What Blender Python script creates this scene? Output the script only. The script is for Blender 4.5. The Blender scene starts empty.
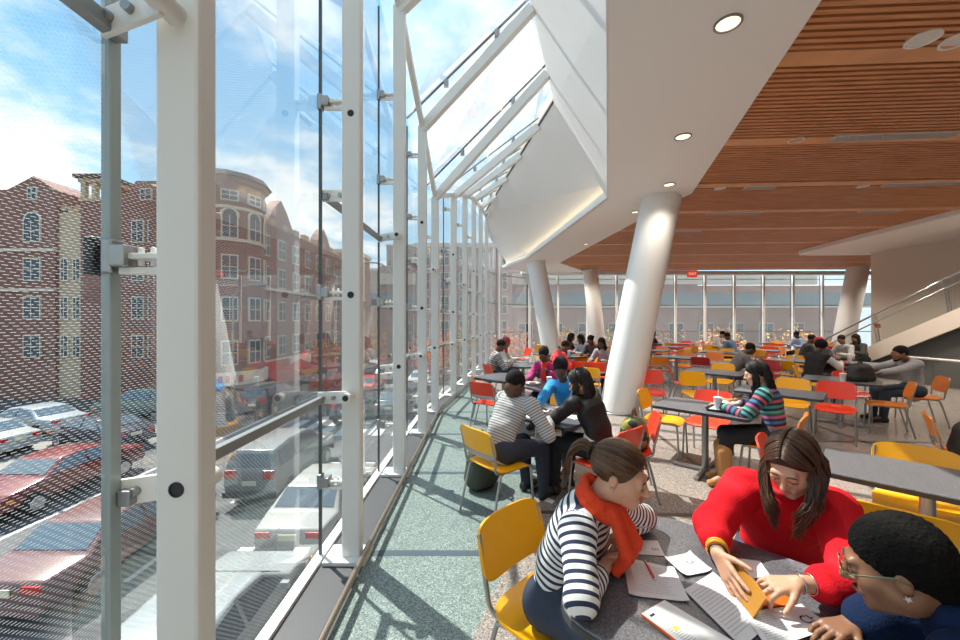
import bpy, bmesh, math, random
import numpy as np
from mathutils import Vector, Matrix, Quaternion
random.seed(7); RNG = np.random.default_rng(7)
SC = bpy.context.scene
COL = SC.collection
PI = math.pi
CAMH = 1.72; FPX = 385.0; HY = 320.0
V = Vector
def at(px, py, z):
    """the point at height z that the photograph shows at px, py"""
    Y = (CAMH - z) * FPX / (py - HY)
    return V(((px - 480) / FPX * Y, Y, z))
def atY(px, py, Y):
    return V(((px - 480) / FPX * Y, Y, CAMH - (py - HY) / FPX * Y))
# ------------------------------------------------------------------ materials
MATS = {}
def mat(name, color, rough=0.5, metal=0.0, spec=0.5, emit=None, estr=0.0, noise=None, bump=None, coat=0.0, sss=0.0, sheen=0.0):
    if name in MATS: return MATS[name]
    m = bpy.data.materials.new(name); m.use_nodes = True
    nt = m.node_tree; b = nt.nodes['Principled BSDF']
    b.inputs['Base Color'].default_value = (*color, 1); b.inputs['Roughness'].default_value = rough
    b.inputs['Metallic'].default_value = metal; b.inputs['Specular IOR Level'].default_value = spec
    b.inputs['Coat Weight'].default_value = coat
    if sheen: b.inputs['Sheen Weight'].default_value = sheen
    if sss:
        b.inputs['Subsurface Weight'].default_value = sss
        b.inputs['Subsurface Radius'].default_value = (0.012, 0.005, 0.003)
        b.inputs['Subsurface Scale'].default_value = 1.0
    if emit:
        b.inputs['Emission Color'].default_value = (*emit, 1); b.inputs['Emission Strength'].default_value = estr
    tc = nt.nodes.new('ShaderNodeTexCoord')
    if noise:   # (scale, amount)
        n = nt.nodes.new('ShaderNodeTexNoise'); n.inputs['Scale'].default_value = noise[0]; n.inputs['Detail'].default_value = 3
        nt.links.new(tc.outputs['Object'], n.inputs['Vector'])
        r = nt.nodes.new('ShaderNodeMapRange'); r.inputs[1].default_value = .3; r.inputs[2].default_value = .7
        r.inputs[3].default_value = 1 - noise[1]; r.inputs[4].default_value = 1 + noise[1]
        nt.links.new(n.outputs['Fac'], r.inputs[0])
        mx = nt.nodes.new('ShaderNodeVectorMath'); mx.operation = 'SCALE'; mx.inputs[0].default_value = color
        nt.links.new(r.outputs[0], mx.inputs['Scale']); nt.links.new(mx.outputs[0], b.inputs['Base Color'])
    if bump:    # (scale, strength)
        n2 = nt.nodes.new('ShaderNodeTexNoise'); n2.inputs['Scale'].default_value = bump[0]; n2.inputs['Detail'].default_value = 4
        nt.links.new(tc.outputs['Object'], n2.inputs['Vector'])
        bp = nt.nodes.new('ShaderNodeBump'); bp.inputs['Strength'].default_value = bump[1]; bp.inputs['Distance'].default_value = .01
        nt.links.new(n2.outputs['Fac'], bp.inputs['Height']); nt.links.new(bp.outputs[0], b.inputs['Normal'])
    MATS[name] = m
    return m
def nodes(m): return m.node_tree, m.node_tree.nodes['Principled BSDF']
def N(nt, kind, **kw):
    n = nt.nodes.new(kind)
    for k, v in kw.items(): setattr(n, k, v)
    return n
def math_node(nt, op, a, b=None):
    n = nt.nodes.new('ShaderNodeMath'); n.operation = op
    for i, x in enumerate((a, b)):
        if x is None: continue
        if isinstance(x, (int, float)): n.inputs[i].default_value = x
        else: nt.links.new(x, n.inputs[i])
    return n.outputs[0]
# ------------------------------------------------------------------ mesh builder
class MB:
    def __init__(s): s.v = []; s.f = []; s.uv = None
    def add(s, vs, fs):
        o = len(s.v); s.v += [tuple(x) for x in vs]; s.f += [tuple(i + o for i in f) for f in fs]; return s
    def box(s, c, d, rz=0, M=None):
        x, y, z = d[0]/2, d[1]/2, d[2]/2
        p = [V((a, b, e)) for a in (-x, x) for b in (-y, y) for e in (-z, z)]
        if M is None: M = Matrix.Rotation(rz, 4, 'Z')
        p = [M @ q + V(c) for q in p]
        return s.add(p, [(0,1,3,2),(4,6,7,5),(0,4,5,1),(2,3,7,6),(0,2,6,4),(1,5,7,3)])
    def bar(s, a, b, w, h, up=V((0,0,1))):
        """rectangular bar from a to b"""
        a, b = V(a), V(b); d = (b - a).normalized()
        side = d.cross(up)
        if side.length < 1e-4: side = d.cross(V((0,1,0)))
        side.normalize(); u = side.cross(d).normalized()
        p = []
        for e in (a, b):
            for i, j in ((-1,-1),(1,-1),(1,1),(-1,1)): p.append(e + side*(i*w/2) + u*(j*h/2))
        return s.add(p, [(3,2,1,0),(4,5,6,7),(0,1,5,4),(1,2,6,5),(2,3,7,6),(3,0,4,7)])
    def prism(s, poly, z0, z1):
        n = len(poly)
        p = [(x, y, z0) for x, y in poly] + [(x, y, z1) for x, y in poly]
        f = [tuple(range(n-1, -1, -1)), tuple(range(n, 2*n))] + [(i, (i+1) % n, n+(i+1) % n, n+i) for i in range(n)]
        return s.add(p, f)
    def tube(s, pts, r, seg=8, caps=True):
        pts = [V(p) for p in pts]; n = len(pts)
        rs = r if isinstance(r, (list, tuple)) else [r]*n
        t0 = (pts[1]-pts[0]).normalized()
        ref = V((0,0,1)) if abs(t0.z) < .9 else V((1,0,0))
        nrm = (ref - t0*ref.dot(t0)).normalized()
        vs = []; 
        for i in range(n):
            t = (pts[min(i+1, n-1)] - pts[max(i-1, 0)]).normalized()
            nrm = (nrm - t*nrm.dot(t))
            nrm = nrm.normalized() if nrm.length > 1e-6 else t.orthogonal().normalized()
            bn = t.cross(nrm)
            for k in range(seg):
                a = 2*PI*k/seg; vs.append(pts[i] + (nrm*math.cos(a) + bn*math.sin(a))*rs[i])
        fs = [(i*seg+k, i*seg+(k+1) % seg, (i+1)*seg+(k+1) % seg, (i+1)*seg+k) for i in range(n-1) for k in range(seg)]
        if caps: fs += [tuple(range(seg-1, -1, -1)), tuple((n-1)*seg+k for k in range(seg))]
        return s.add(vs, fs)
    def lathe(s, prof, c=(0,0,0), seg=24, M=None, caps=True):
        vs = []
        for r, z in prof:
            for k in range(seg):
                a = 2*PI*k/seg; q = V((r*math.cos(a), r*math.sin(a), z))
                vs.append((M @ q if M else q) + V(c))
        n = len(prof)
        fs = [(i*seg+k, i*seg+(k+1) % seg, (i+1)*seg+(k+1) % seg, (i+1)*seg+k) for i in range(n-1) for k in range(seg)]
        if caps: fs += [tuple(range(seg-1, -1, -1)), tuple((n-1)*seg+k for k in range(seg))]
        return s.add(vs, fs)
    def sphere(s, c, r, seg=12, M=None):
        R = (r, r, r) if isinstance(r, (int, float)) else r
        vs = []; rings = seg//2
        for i in range(1, rings):
            t = PI*i/rings
            for k in range(seg):
                a = 2*PI*k/seg; q = V((R[0]*math.sin(t)*math.cos(a), R[1]*math.sin(t)*math.sin(a), R[2]*math.cos(t)))
                vs.append((M @ q if M else q) + V(c))
        top = V((0,0,R[2])); bot = -top
        vs += [(M @ top if M else top) + V(c), (M @ bot if M else bot) + V(c)]
        nt = (rings-1)*seg
        fs = [(i*seg+(k+1) % seg, i*seg+k, (i+1)*seg+k, (i+1)*seg+(k+1) % seg) for i in range(rings-2) for k in range(seg)]
        fs += [(k, (k+1) % seg, nt) for k in range(seg)] + [((rings-2)*seg+(k+1) % seg, (rings-2)*seg+k, nt+1) for k in range(seg)]
        return s.add(vs, fs)
    def mesh(s, name):
        me = bpy.data.meshes.new(name); me.from_pydata(s.v, [], s.f); me.update(); return me
    def build(s, name, material=None, parent=None, smooth=False, bevel=0, loc=None, fix=True):
        me = s.mesh(name)
        if fix:
            bm = bmesh.new(); bm.from_mesh(me); bmesh.ops.recalc_face_normals(bm, faces=bm.faces); bm.to_mesh(me); bm.free()
        o = bpy.data.objects.new(name, me); COL.objects.link(o)
        if material: me.materials.append(material)
        if smooth:
            me.polygons.foreach_set('use_smooth', [True]*len(me.polygons))
            if smooth != True: me.set_sharp_from_angle(angle=smooth)
        if bevel:
            md = o.modifiers.new('bevel', 'BEVEL'); md.width = bevel; md.segments = 2; md.limit_method = 'ANGLE'
        if parent: o.parent = parent
        if loc is not None: o.location = loc
        return o
SM = math.radians(40)
def tag(o, label=None, cat=None, group=None, kind=None):
    if label: o['label'] = label
    if cat: o['category'] = cat
    if group: o['group'] = group
    if kind: o['kind'] = kind
    return o
def thing(name, label, cat, loc=(0,0,0), rz=0, group=None):
    o = bpy.data.objects.new(name, None); COL.objects.link(o); o.empty_display_size = .1
    o.location = loc; o.rotation_euler = (0, 0, rz)
    return tag(o, label, cat, group)
def struct(o, kind='structure'):
    o['kind'] = kind; return o
def adopt(child, parent):
    """parent a world-space mesh to a thing, keeping it where it stands"""
    child.parent = parent
    M = Matrix.LocRotScale(parent.location, parent.rotation_euler, parent.scale)
    child.matrix_parent_inverse = M.inverted()
    return child
def copy_tree(o, parent=None, kids=None):
    kids = KIDS if kids is None else kids
    c = o.copy(); COL.objects.link(c)
    if parent: c.parent = parent; c.matrix_parent_inverse = o.matrix_parent_inverse.copy()
    for ch in list(o.children): copy_tree(ch, c)
    return c
KIDS = None
def smooth_path(pts, n=6):
    P = [V(p) for p in pts]; out = []
    Q = [P[0]*2-P[1]] + P + [P[-1]*2-P[-2]]
    for i in range(1, len(Q)-2):
        a, b, c, d = Q[i-1:i+3]
        for k in range(n):
            t = k/n
            out.append(.5*((2*b)+(c-a)*t+(2*a-5*b+4*c-d)*t*t+(3*b-a-3*c+d)*t**3))
    out.append(P[-1]); return out
def round_rect(w, d, r, seg=5):
    out = []
    for cx, cy, a0 in ((w/2-r, d/2-r, 0), (-w/2+r, d/2-r, 90), (-w/2+r, -d/2+r, 180), (w/2-r, -d/2+r, 270)):
        for k in range(seg+1):
            a = math.radians(a0 + 90*k/seg); out.append((cx+r*math.cos(a), cy+r*math.sin(a)))
    return out
# ================================================================== SETTING
m_white = mat('white_paint', (.80,.80,.78), .55)
m_soffit = mat('white_plaster', (.88,.87,.855), .6)
m_steel_paint = mat('painted_steel_off_white', (.76,.75,.71), .45, spec=.4)
m_chrome = mat('stainless_steel', (.55,.55,.54), .28, metal=1)
m_dark = mat('black_rubber', (.02,.02,.022), .6)
m_grey_metal = mat('grey_metal', (.28,.29,.29), .4, metal=.6)
m_sill = mat('grey_sill_metal', (.085,.085,.09), .5, metal=.2)
m_concrete = mat('concrete', (.42,.40,.37), .8, noise=(3,.1))

def glass_mat(name, frit=True, tint=(.925,.95,.945), cover=.58, thick=.17):
    m = bpy.data.materials.new(name); m.use_nodes = True; nt = m.node_tree; nt.nodes.clear()
    out = N(nt, 'ShaderNodeOutputMaterial')
    tr = N(nt, 'ShaderNodeBsdfTransparent'); tr.inputs[0].default_value = (*tint, 1)
    gl = N(nt, 'ShaderNodeBsdfGlossy'); gl.inputs['Roughness'].default_value = 0.01
    fr = N(nt, 'ShaderNodeFresnel'); fr.inputs[0].default_value = 1.3
    f = math_node(nt, 'MULTIPLY', fr.outputs[0], .30)
    mx = N(nt, 'ShaderNodeMixShader'); nt.links.new(f, mx.inputs[0]); nt.links.new(tr.outputs[0], mx.inputs[1]); nt.links.new(gl.outputs[0], mx.inputs[2])
    last = mx.outputs[0]
    if frit:
        uv = N(nt, 'ShaderNodeUVMap'); uv.uv_map = 'UVMap'
        sp = N(nt, 'ShaderNodeSeparateXYZ'); nt.links.new(uv.outputs[0], sp.inputs[0])
        v = math_node(nt, 'DIVIDE', sp.outputs[1], .0080)
        row = math_node(nt, 'FLOOR', v); fv = math_node(nt, 'FRACT', v)
        u = math_node(nt, 'DIVIDE', sp.outputs[0], .0225)
        u = math_node(nt, 'ADD', u, math_node(nt, 'MULTIPLY', row, .37))
        fu = math_node(nt, 'FRACT', u)
        a = math_node(nt, 'LESS_THAN', fv, thick); b = math_node(nt, 'LESS_THAN', fu, cover)
        ab = math_node(nt, 'MULTIPLY', a, b)
        df = N(nt, 'ShaderNodeBsdfDiffuse'); df.inputs[0].default_value = (.62,.64,.65,1)
        tl = N(nt, 'ShaderNodeBsdfTranslucent'); tl.inputs[0].default_value = (.62,.64,.65,1)
        m2 = N(nt, 'ShaderNodeMixShader'); m2.inputs[0].default_value = .5
        nt.links.new(df.outputs[0], m2.inputs[1]); nt.links.new(tl.outputs[0], m2.inputs[2])
        m3 = N(nt, 'ShaderNodeMixShader'); nt.links.new(ab, m3.inputs[0]); nt.links.new(last, m3.inputs[1]); nt.links.new(m2.outputs[0], m3.inputs[2])
        last = m3.outputs[0]
    nt.links.new(last, out.inputs[0]); MATS[name] = m
    return m
g_frit = glass_mat('fritted_glass'); g_roof = glass_mat('fritted_roof_glass', True, (.95,.97,.965), .72, .42); g_clear = glass_mat('clear_glass', False)

def pane(name, corners, normal_out, mt, parent=None, th=.014):
    """glass sheet: four corners (u axis = first edge); frit dashes lie on the outer face"""
    c = [V(p) for p in corners]; n = V(normal_out).normalized()*th
    vs = c + [p + n for p in c]
    fs = [(4,5,6,7), (3,2,1,0), (0,1,5,4), (1,2,6,5), (2,3,7,6), (3,0,4,7)]
    me = bpy.data.meshes.new(name); me.from_pydata([tuple(p) for p in vs], [], fs)
    uv = me.uv_layers.new(name='UVMap')
    eu = (c[1]-c[0]).normalized(); nn = V(normal_out).normalized(); ev = nn.cross(eu)
    if ev.z < 0: ev = -ev
    for p in me.polygons:
        for li in p.loop_indices:
            q = V(vs[me.loops[li].vertex_index]); 
            uv.data[li].uv = (q.dot(eu), q.dot(ev)) if p.index == 0 else (q.dot(eu), .0080*.7)
    me.materials.append(mt); o = bpy.data.objects.new(name, me); COL.objects.link(o)
    if parent: o.parent = parent
    return o

# ---- plan of the glazed wall: mullion stations (x, y) and eave height
ST = [(-.93,-1.9,5.6), (-.93,-.34,5.6), (-.93,1.222,5.65), (-.925,2.797,5.65), (-.905,4.33,5.25), (-.88,5.88,4.68), (-.845,7.24,4.05),
      (-.60,8.75,4.56), (-.40,10.2,5.03), (-.19,11.7,5.4), (.02,13.2,5.6), (.25,14.7,5.65)]
def wall_n(i):
    a = V((*ST[max(i-1,0)][:2],0)); b = V((*ST[min(i+1,len(ST)-1)][:2],0)); d = (b-a).normalized()
    return V((-d.y, d.x, 0))          # pointing outwards (left)
GOFF = .235
def gp(i, z):
    x, y, _ = ST[i]; return V((x, y, z)) + wall_n(i)*GOFF
m_bracket = mat('cast_steel_bracket', (.34,.34,.33), .35, metal=.8)
m_seam = mat('dark_glazing_seal', (.09,.105,.105), .5)
m_frame_green = mat('grey_green_glazing_bar', (.30,.35,.345), .35, metal=.2)

def rafter_end(i):
    """where the sloping roof glass lands on the bulkhead"""
    return LAND[i]
LAND = {k: V((x, y, 5.75)) for k, (x, y) in enumerate(((-.35,-2.3),(-.25,-.75),(-.15,.9),(.05,2.5),(.28,3.75),(.68,4.97),(1.11,6.29),(1.22,8.0),(1.0,9.4),(.78,10.9),(.55,12.4),(.35,13.8)))}
for i, (x, y, ze) in enumerate(ST):
    n = wall_n(i); rz = math.atan2(n.y, n.x)
    w = bpy.data.objects.new(f'window_{i+1}', None); COL.objects.link(w); struct(w)
    # mullion: boxed steel post
    mb = MB(); mb.box((x, y, (ze-.05)/2+.0), (.135, .085, ze+.05), rz)
    mb.build('mullion', m_steel_paint, w, bevel=.012)
    mb = MB(); mb.box((x-.03, y, .012), (.30, .22, .024), rz); mb.build('base_plate', m_white, w)
    # bolt sockets in the front face of the post
    f = V((n.y, -n.x, 0))             # along the wall towards the camera
    if f.y > 0: f = -f
    for z in (((3.2, 1.9) if i % 2 else (1.20,))):
        q = V((x, y, z)) + f*.0425
        s = MB(); Mx = f.to_track_quat('Z', 'Y').to_matrix()
        s.lathe([(.024,-.004),(.024,.003),(.019,.004),(.019,.001)], q, 14, Mx); s.build('bolt_socket', m_dark, w)
    # struts that hold the transoms: a plate to the glass and a tube through the post
    for z, fr in ((1.15, i % 2), (2.62, 1 - i % 2)):
        s = MB(); p0 = V((x, y, z)); p1 = gp(i, z); tz = V((0,0,.03))
        e0 = p0 + f*(.15 if fr else .02) + tz; e1 = p0 - f*(.02 if fr else .12) + tz
        s.tube([e0, e1], .033, 16); s.build('strut_tube', m_steel_paint, w, smooth=SM)
        if fr:
            s = MB(); s.tube([e0 - f*.002, e0 + f*.0015], .021, 14); s.build('bolt_socket', m_dark, w)
        c0 = p0 + f*(.10 if fr else -.08) + tz
        s = MB(); s.bar(c0, p1 + (c0 - p0)*.35, .018, .085); s.build('strut', m_steel_paint, w, bevel=.004)
        for q_ in (.45, .8):
            s = MB(); qq_ = c0.lerp(p1 + (c0 - p0)*.35, q_); s.tube([qq_ + f*.03, qq_ - f*.02], .015, 12); s.build('strut_bolt', m_bracket, w, smooth=SM)
    # spider brackets at the glass joint
    zs = [z for z in (.55, 1.92, 3.3, 4.25) if z < ze-.3]
    for z in zs:
        g = gp(i, z)
        s = MB(); s.box(g + n*.0, (.035, .055, .11), rz); s.box(g - n*.045, (.05, .08, .07), rz)
        b1 = s.build('clamp', m_bracket, w, bevel=.006)
        if i == 2: s = MB(); s.box(g + n*.045, (.035, .075, .12), rz); s.build('rubber_pad', m_dark, w, bevel=.008)
        s = MB(); s.bar(g - n*.03, V((x, y, z)) + n*.05, .05, .018); s.bar(g - n*.03 + V((0,0,-.045)), V((x, y, z-.045)) + n*.03, .03, .022)
        for k in (.09, .13): s.tube([g - n*k + V((0,0,-.03)), g - n*k + V((0,0,.03))], .009, 8)
        s.build('bracket_arm', m_steel_paint, w, bevel=.003)
    # joint and glass to the next station
    if i == 2:
        s = MB(); s.box(gp(i, ze/2) + n*.006, (.03, .04, ze), rz); s.build('glazing_bar', m_frame_green, w, bevel=.004)
    else:
        s = MB(); s.box(gp(i, ze/2), (.02, .016, ze), rz); s.build('glazing_seal', m_seam, w)
    if i+1 < len(ST):
        a0, b0 = gp(i, .02), gp(i+1, .02); a1, b1 = gp(i, ze), gp(i+1, ST[i+1][2])
        d = (b0-a0).normalized()*.008
        pane('glass_pane', [a0+d, b0-d, b1-d, a1+d], n, g_frit, w)
        for z in ((2.62,) if i % 2 else (1.15,)):
            s = MB(); s.bar(gp(i, z)-n*.03, gp(i+1, z)-n*.03, .04, .05); s.build('transom', m_grey_metal, w, bevel=.004)
        # eave beam and rafter
        s = MB(); s.bar(V((x, y, ze)), V(ST[i+1]), .07, .1); s.build('eave_beam', m_steel_paint, w, bevel=.006)
        s = MB(); s.bar(gp(i, .005)+n*.0, gp(i+1, .005), .07, .03); s.build('sill_edge', m_white, w)
        s = MB(); s.prism([tuple((gp(i,0)-n*.02)[:2]), tuple((gp(i+1,0)-n*.02)[:2]), (ST[i+1][0]+.12, ST[i+1][1]), (x+.12, y)], -.06, -.004); s.build('sill', m_sill, w)
    s = MB(); s.bar(V((x, y, ze-.03)), rafter_end(i), .085, .16); s.build('rafter', m_steel_paint, w, bevel=.008)
    if i+1 < len(ST):
        e0, e1 = gp(i, ze+.12), gp(i+1, ST[i+1][2]+.12); r0, r1 = rafter_end(i)+V((0,0,.16)), rafter_end(i+1)+V((0,0,.16))
        up = (e1-e0).cross(r0-e0).normalized()
        if up.z < 0: up = -up
        # roof glass in two triangles (the fold)
        pane('roof_glass', [e0, e1, r1, r0], up, g_roof, w)
        s = MB(); s.bar(e0+up*.01, r0+up*.01, .025, .02); s.build('roof_seal', m_seam, w)
        for t in (.35, .75):
            q = e0.lerp(r0, t); s = MB(); s.box(q-V((0,0,.05)), (.07,.06,.1)); s.build('roof_clamp', m_bracket, w, bevel=.006)

# ---- far glazed wall (folded in plan)
FW = [(.25,14.7), (.9,17.2), (2.4,18.6)] + [(2.4+1.45*k, 19.0) for k in range(1, 14)]
g_far = glass_mat('fritted_far_glass', True, (.96,.97,.965), .75, .30)
for i in range(len(FW)-1):
    a = V((*FW[i],0)); b = V((*FW[i+1],0)); d = (b-a).normalized(); n = V((-d.y, d.x, 0))
    if n.y < 0: n = -n
    w = bpy.data.objects.new(f'window_{20+i}', None); COL.objects.link(w); struct(w)
    top = 5.6 if i < 2 else 4.05
    rz = math.atan2(d.y, d.x)
    s = MB(); s.box(a+V((0,0,top/2)), (.10,.08,top), rz); s.build('mullion', m_white, w)
    g0, g1 = a + n*.2, b + n*.2
    pane('glass_pane', [g0, g1, g1+V((0,0,top)), g0+V((0,0,top))], n, g_far, w)
    for z in (1.15, 2.45, 3.75):
        s = MB(); s.bar(g0+V((0,0,z)), g1+V((0,0,z)), .03, .035); s.build('transom', m_grey_metal, w)
    s = MB(); s.box(a+n*.16+V((0,0,top/2)), (.02,.02,top), rz); s.build('glazing_seal', m_grey_metal, w)
    for z in (.6, 1.9, 3.2):
        s = MB(); s.bar(a+V((0,0,z)), a+n*.2+V((0,0,z)), .05, .05); s.build('bracket_arm', m_bracket, w)

# ---- floor: terrazzo
def terrazzo(name, base, chips, rough=.28):
    m = mat(name, base, rough, spec=.5); nt, b = nodes(m)
    tc = N(nt, 'ShaderNodeTexCoord')
    vo = N(nt, 'ShaderNodeTexVoronoi'); vo.inputs['Scale'].default_value = 150; nt.links.new(tc.outputs['Object'], vo.inputs['Vector'])
    sep = N(nt, 'ShaderNodeSeparateColor'); nt.links.new(vo.outputs['Color'], sep.inputs[0])
    rp = N(nt, 'ShaderNodeValToRGB'); rp.color_ramp.interpolation = 'CONSTANT'; nt.links.new(sep.outputs[0], rp.inputs[0])
    el = rp.color_ramp.elements; el[0].position = 0; el[0].color = (*chips[0],1); el[1].position = .18; el[1].color = (*base,1)
    e = el.new(.62); e.color = (*chips[1],1); e = el.new(.84); e.color = (*chips[2],1)
    nt.links.new(rp.outputs[0], b.inputs['Base Color'])
    n = N(nt, 'ShaderNodeTexNoise'); n.inputs['Scale'].default_value = 2.5; nt.links.new(tc.outputs['Object'], n.inputs['Vector'])
    mr = N(nt, 'ShaderNodeMapRange'); mr.inputs[3].default_value = rough-.06; mr.inputs[4].default_value = rough+.1
    nt.links.new(n.outputs['Fac'], mr.inputs[0]); nt.links.new(mr.outputs[0], b.inputs['Roughness'])
    return m
m_teal = terrazzo('green_grey_terrazzo', (.165,.22,.205), [(.09,.13,.12), (.24,.295,.28), (.38,.43,.41)], .35)
m_taupe = terrazzo('taupe_terrazzo', (.27,.235,.21), [(.15,.12,.10), (.35,.31,.28), (.46,.42,.385)], .16)
def plan_edge(off):
    """points a distance inside the mullion line"""
    out = []
    for i, (x, y, _) in enumerate(ST): 
        q = V((x, y, 0)) - wall_n(i)*off; out.append((q.x, q.y))
    return out
inner = plan_edge(.10)
fl = MB(); poly = inner + [(.9,17.3),(2.4,18.75),(2.5,19.1),(22,19.1),(22,-2.2),(-.8,-2.2)]
fl.prism(poly, -.30, -.006)
floor = struct(fl.build('floor', m_taupe))
# the green band along the glass, flush with the floor
band = [(x+.0, y) for x, y in plan_edge(.11)[:9]]
inn = [(-1.0+.0,-1.9),(-.5,.9),(-.05,2.07),(.13,2.55),(.33,3.1),(.62,3.9),(.75,5.0),(.75,6.6),(.55,8.6),(.2,10.3)]
tb = MB(); tb.prism(band[1:] + inn[::-1][:-1], -.02, 0.0)
tb.build('terrazzo_band', m_teal, floor)
tb = MB(); poly2 = inn[1:] + [(.75,14.9),(1.5,17.6),(22,18.9),(22,-2.1),(-.4,-2.1)]
tb.prism(poly2, -.02, 0.0); tb.build('terrazzo_field', m_taupe, floor)
m_strip = mat('dark_divider_strip', (.075,.105,.125), .35)
for yy in (1.35, 2.84, 4.33, 5.8, 7.2):
    xs = np.interp(yy, [p[1] for p in inn], [p[0] for p in inn])
    s = MB(); s.box(((-.79+xs)/2, yy, .0006), (xs+.79, .07, .0012)); s.build('divider_strip', m_strip, floor)
m_strip2 = mat('brown_divider_strip', (.10,.075,.06), .35)
for (xa, ya, xb, yb) in ((.5,3.45,9,3.1), (.75,5.6,12,5.2), (2.4,2.2,2.9,9.0), (5.2,1.5,5.8,12)):
    s = MB(); s.bar((xa,ya,.0006),(xb,yb,.0006),.06,.0012); s.build('divider_strip', m_strip2, floor)

# ---- kick rail along the floor edge
rail = thing('kick_rail', 'low stainless steel tube rail along the floor edge by the glass wall', 'rail', (-.8,2,0))
rp_ = [V((*p,.12)) for p in plan_edge(.135)[1:9]]
rp_ = smooth_path(rp_, 4)
s = MB(); s.tube(rp_, .020, 10); adopt(s.build('tube', mat('bronzed_steel', (.40,.33,.27), .3, metal=.85), None, smooth=True), rail)
s = MB(); s.tube([p+V((-.035,0,-.075)) for p in rp_], .017, 10); adopt(s.build('lower_tube', m_grey_metal, None, smooth=True), rail)
for p in rp_[1::4]:
    s = MB(); s.tube([V((p.x-.02,p.y,-.01)), V((p.x,p.y,.12))], .009, 8); adopt(s.build('post', m_chrome, None, smooth=SM), rail)

# ---- white folded soffit and bulkhead
ZC = 4.02
S_edge = [(-.2,-2.2),(.93,2.78),(2.41,7.25),(1.73,14.8),(1.0,17.0)]      # lower edge over the window
W_edge = [(2.0,-2.2),(2.46,2.78),(3.85,7.0),(3.75,7.7),(3.2,15.5),(5.0,18.3)]
sf = MB(); sf.prism(S_edge + [(1.6,17.7),(2.4,18.7),(5.0,18.9)] + W_edge[::-1], ZC, ZC+.10)
soffit = struct(sf.build('ceiling', m_soffit))
def quad(mb, *p): mb.add(p, [tuple(range(len(p)))])
bh = MB()
lo = [V((x, y, ZC)) for x, y in S_edge]; lo2 = [p + V((0,0,.30)) for p in lo]
T = [V((-.4,-2.3,5.85)), V((.0,2.9,5.85)), V((1.38,7.1,5.75)), V((.22,14.4,5.75)), V((.2,17.0,5.7))]
for i in range(4):
    p = [lo[i], lo[i+1], T[i+1], T[i]]
    if i == 0: bh.add(p, [(0,1,2,3)])
    elif i == 1: bh.add([lo[1], lo[2], T[2], T[1]], [(0,1,2),(0,2,3)])
    else:
        L0, L1 = lo2[i], lo2[i+1]
        ins = V((.16,0,0))
        bh.add([L0+ins, L1+ins, T[i+1], T[i]], [(0,1,2),(0,2,3)])
        bh.add([lo[i], lo[i+1], lo[i+1]+V((0,0,.1)), lo[i]+V((0,0,.1))], [(0,1,2,3)])
        bh.add([lo[i]+V((0,0,.1)), lo[i+1]+V((0,0,.1)), L1+ins-V((0,0,.18)), L0+ins-V((0,0,.18))], [(0,1,2,3)]); bh.add([L0+ins-V((0,0,.18)), L1+ins-V((0,0,.18)), L1+ins, L0+ins], [(0,1,2,3)])
        cv = MB(); cv.bar(L0+ins*.75-V((0,0,.165)), L1+ins*.75-V((0,0,.165)), .03, .02); cv.build('cove_lamp', mat('cove_lamp_warm', (1,.8,.5), .5, emit=(1,.75,.40), estr=5.0), soffit)
bulk = bh.build('bulkhead', m_soffit, soffit)
md = bulk.modifiers.new('thick', 'SOLIDIFY'); md.thickness = .04; md.offset = 0
# roof slab above so no daylight comes down behind the bulkhead
s = MB(); s.prism([(-.4,-2.4),(.0,2.9),(1.38,7.1),(.22,14.4),(.2,17.0),(1.8,19.0),(22,19.3),(22,-2.4)], 5.85, 6.1); s.build('roof_slab', m_concrete, soffit)
# slot above the bulkhead with its dark line and little posts
s = MB(); s.tube([T[2]+V((-.03,.05,.0)), T[3]+V((-.03,0,0))], .02, 6); s.build('edge_trim', m_dark, soffit)

# ---- wood slat ceiling
m_wood = mat('cedar_slats', (.50,.19,.065), .45)
nt, b = nodes(m_wood); tc = N(nt, 'ShaderNodeTexCoord'); mp = N(nt, 'ShaderNodeMapping'); mp.inputs['Scale'].default_value = (.7, 14, 14)
nt.links.new(tc.outputs['Object'], mp.inputs[0]); nz = N(nt, 'ShaderNodeTexNoise'); nz.inputs['Scale'].default_value = 2.2; nz.inputs['Detail'].default_value = 5
nt.links.new(mp.outputs[0], nz.inputs['Vector']); cr = N(nt, 'ShaderNodeValToRGB'); nt.links.new(nz.outputs['Fac'], cr.inputs[0])
cr.color_ramp.elements[0].position = .3; cr.color_ramp.elements[0].color = (.47,.175,.062,1); cr.color_ramp.elements[1].position = .72; cr.color_ramp.elements[1].color = (.72,.33,.14,1)
nt.links.new(cr.outputs[0], b.inputs['Base Color'])
m_black = mat('black_ceiling_void', (.035,.018,.012), .9)
wood = bpy.data.objects.new('ceiling_wood', None); COL.objects.link(wood); struct(wood)
SL = -.055
def wx(y):
    ys = [p[1] for p in W_edge]; xs = [p[0] for p in W_edge]
    return float(np.interp(y, ys, xs)) - .25
bands = [3.36-1.6*k for k in range(3,-1,-1)][:0] + [-1.3, .25, 1.8, 3.45, 5.1, 6.78, 8.45, 10.1, 12.0, 14.1, 16.2, 18.0]
s = MB(); y = -2.0
blist = [b_ for b_ in bands]
while y < 18.55:
    near = min(abs(y-b_) for b_ in blist)
    if near > .13:
        x0 = max(wx(y), 1.0) if y > 0 else 1.4
        s.bar((x0, y+SL*(x0-3)*1.0, ZC+.075), (21.5, y+SL*(18.5), ZC+.075), .046, .06)
    y += .078
s.build('slat_panel', m_wood, wood)
for b_ in blist:
    s = MB(); x0 = wx(b_); s.bar((x0, b_+SL*(x0-3), ZC+.055), (21.5, b_+SL*18.5, ZC+.055), .20, .03); s.build('flat_board', mat('pale_cedar_board', (.72,.34,.15), .4, noise=(3,.12)), wood)
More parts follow.
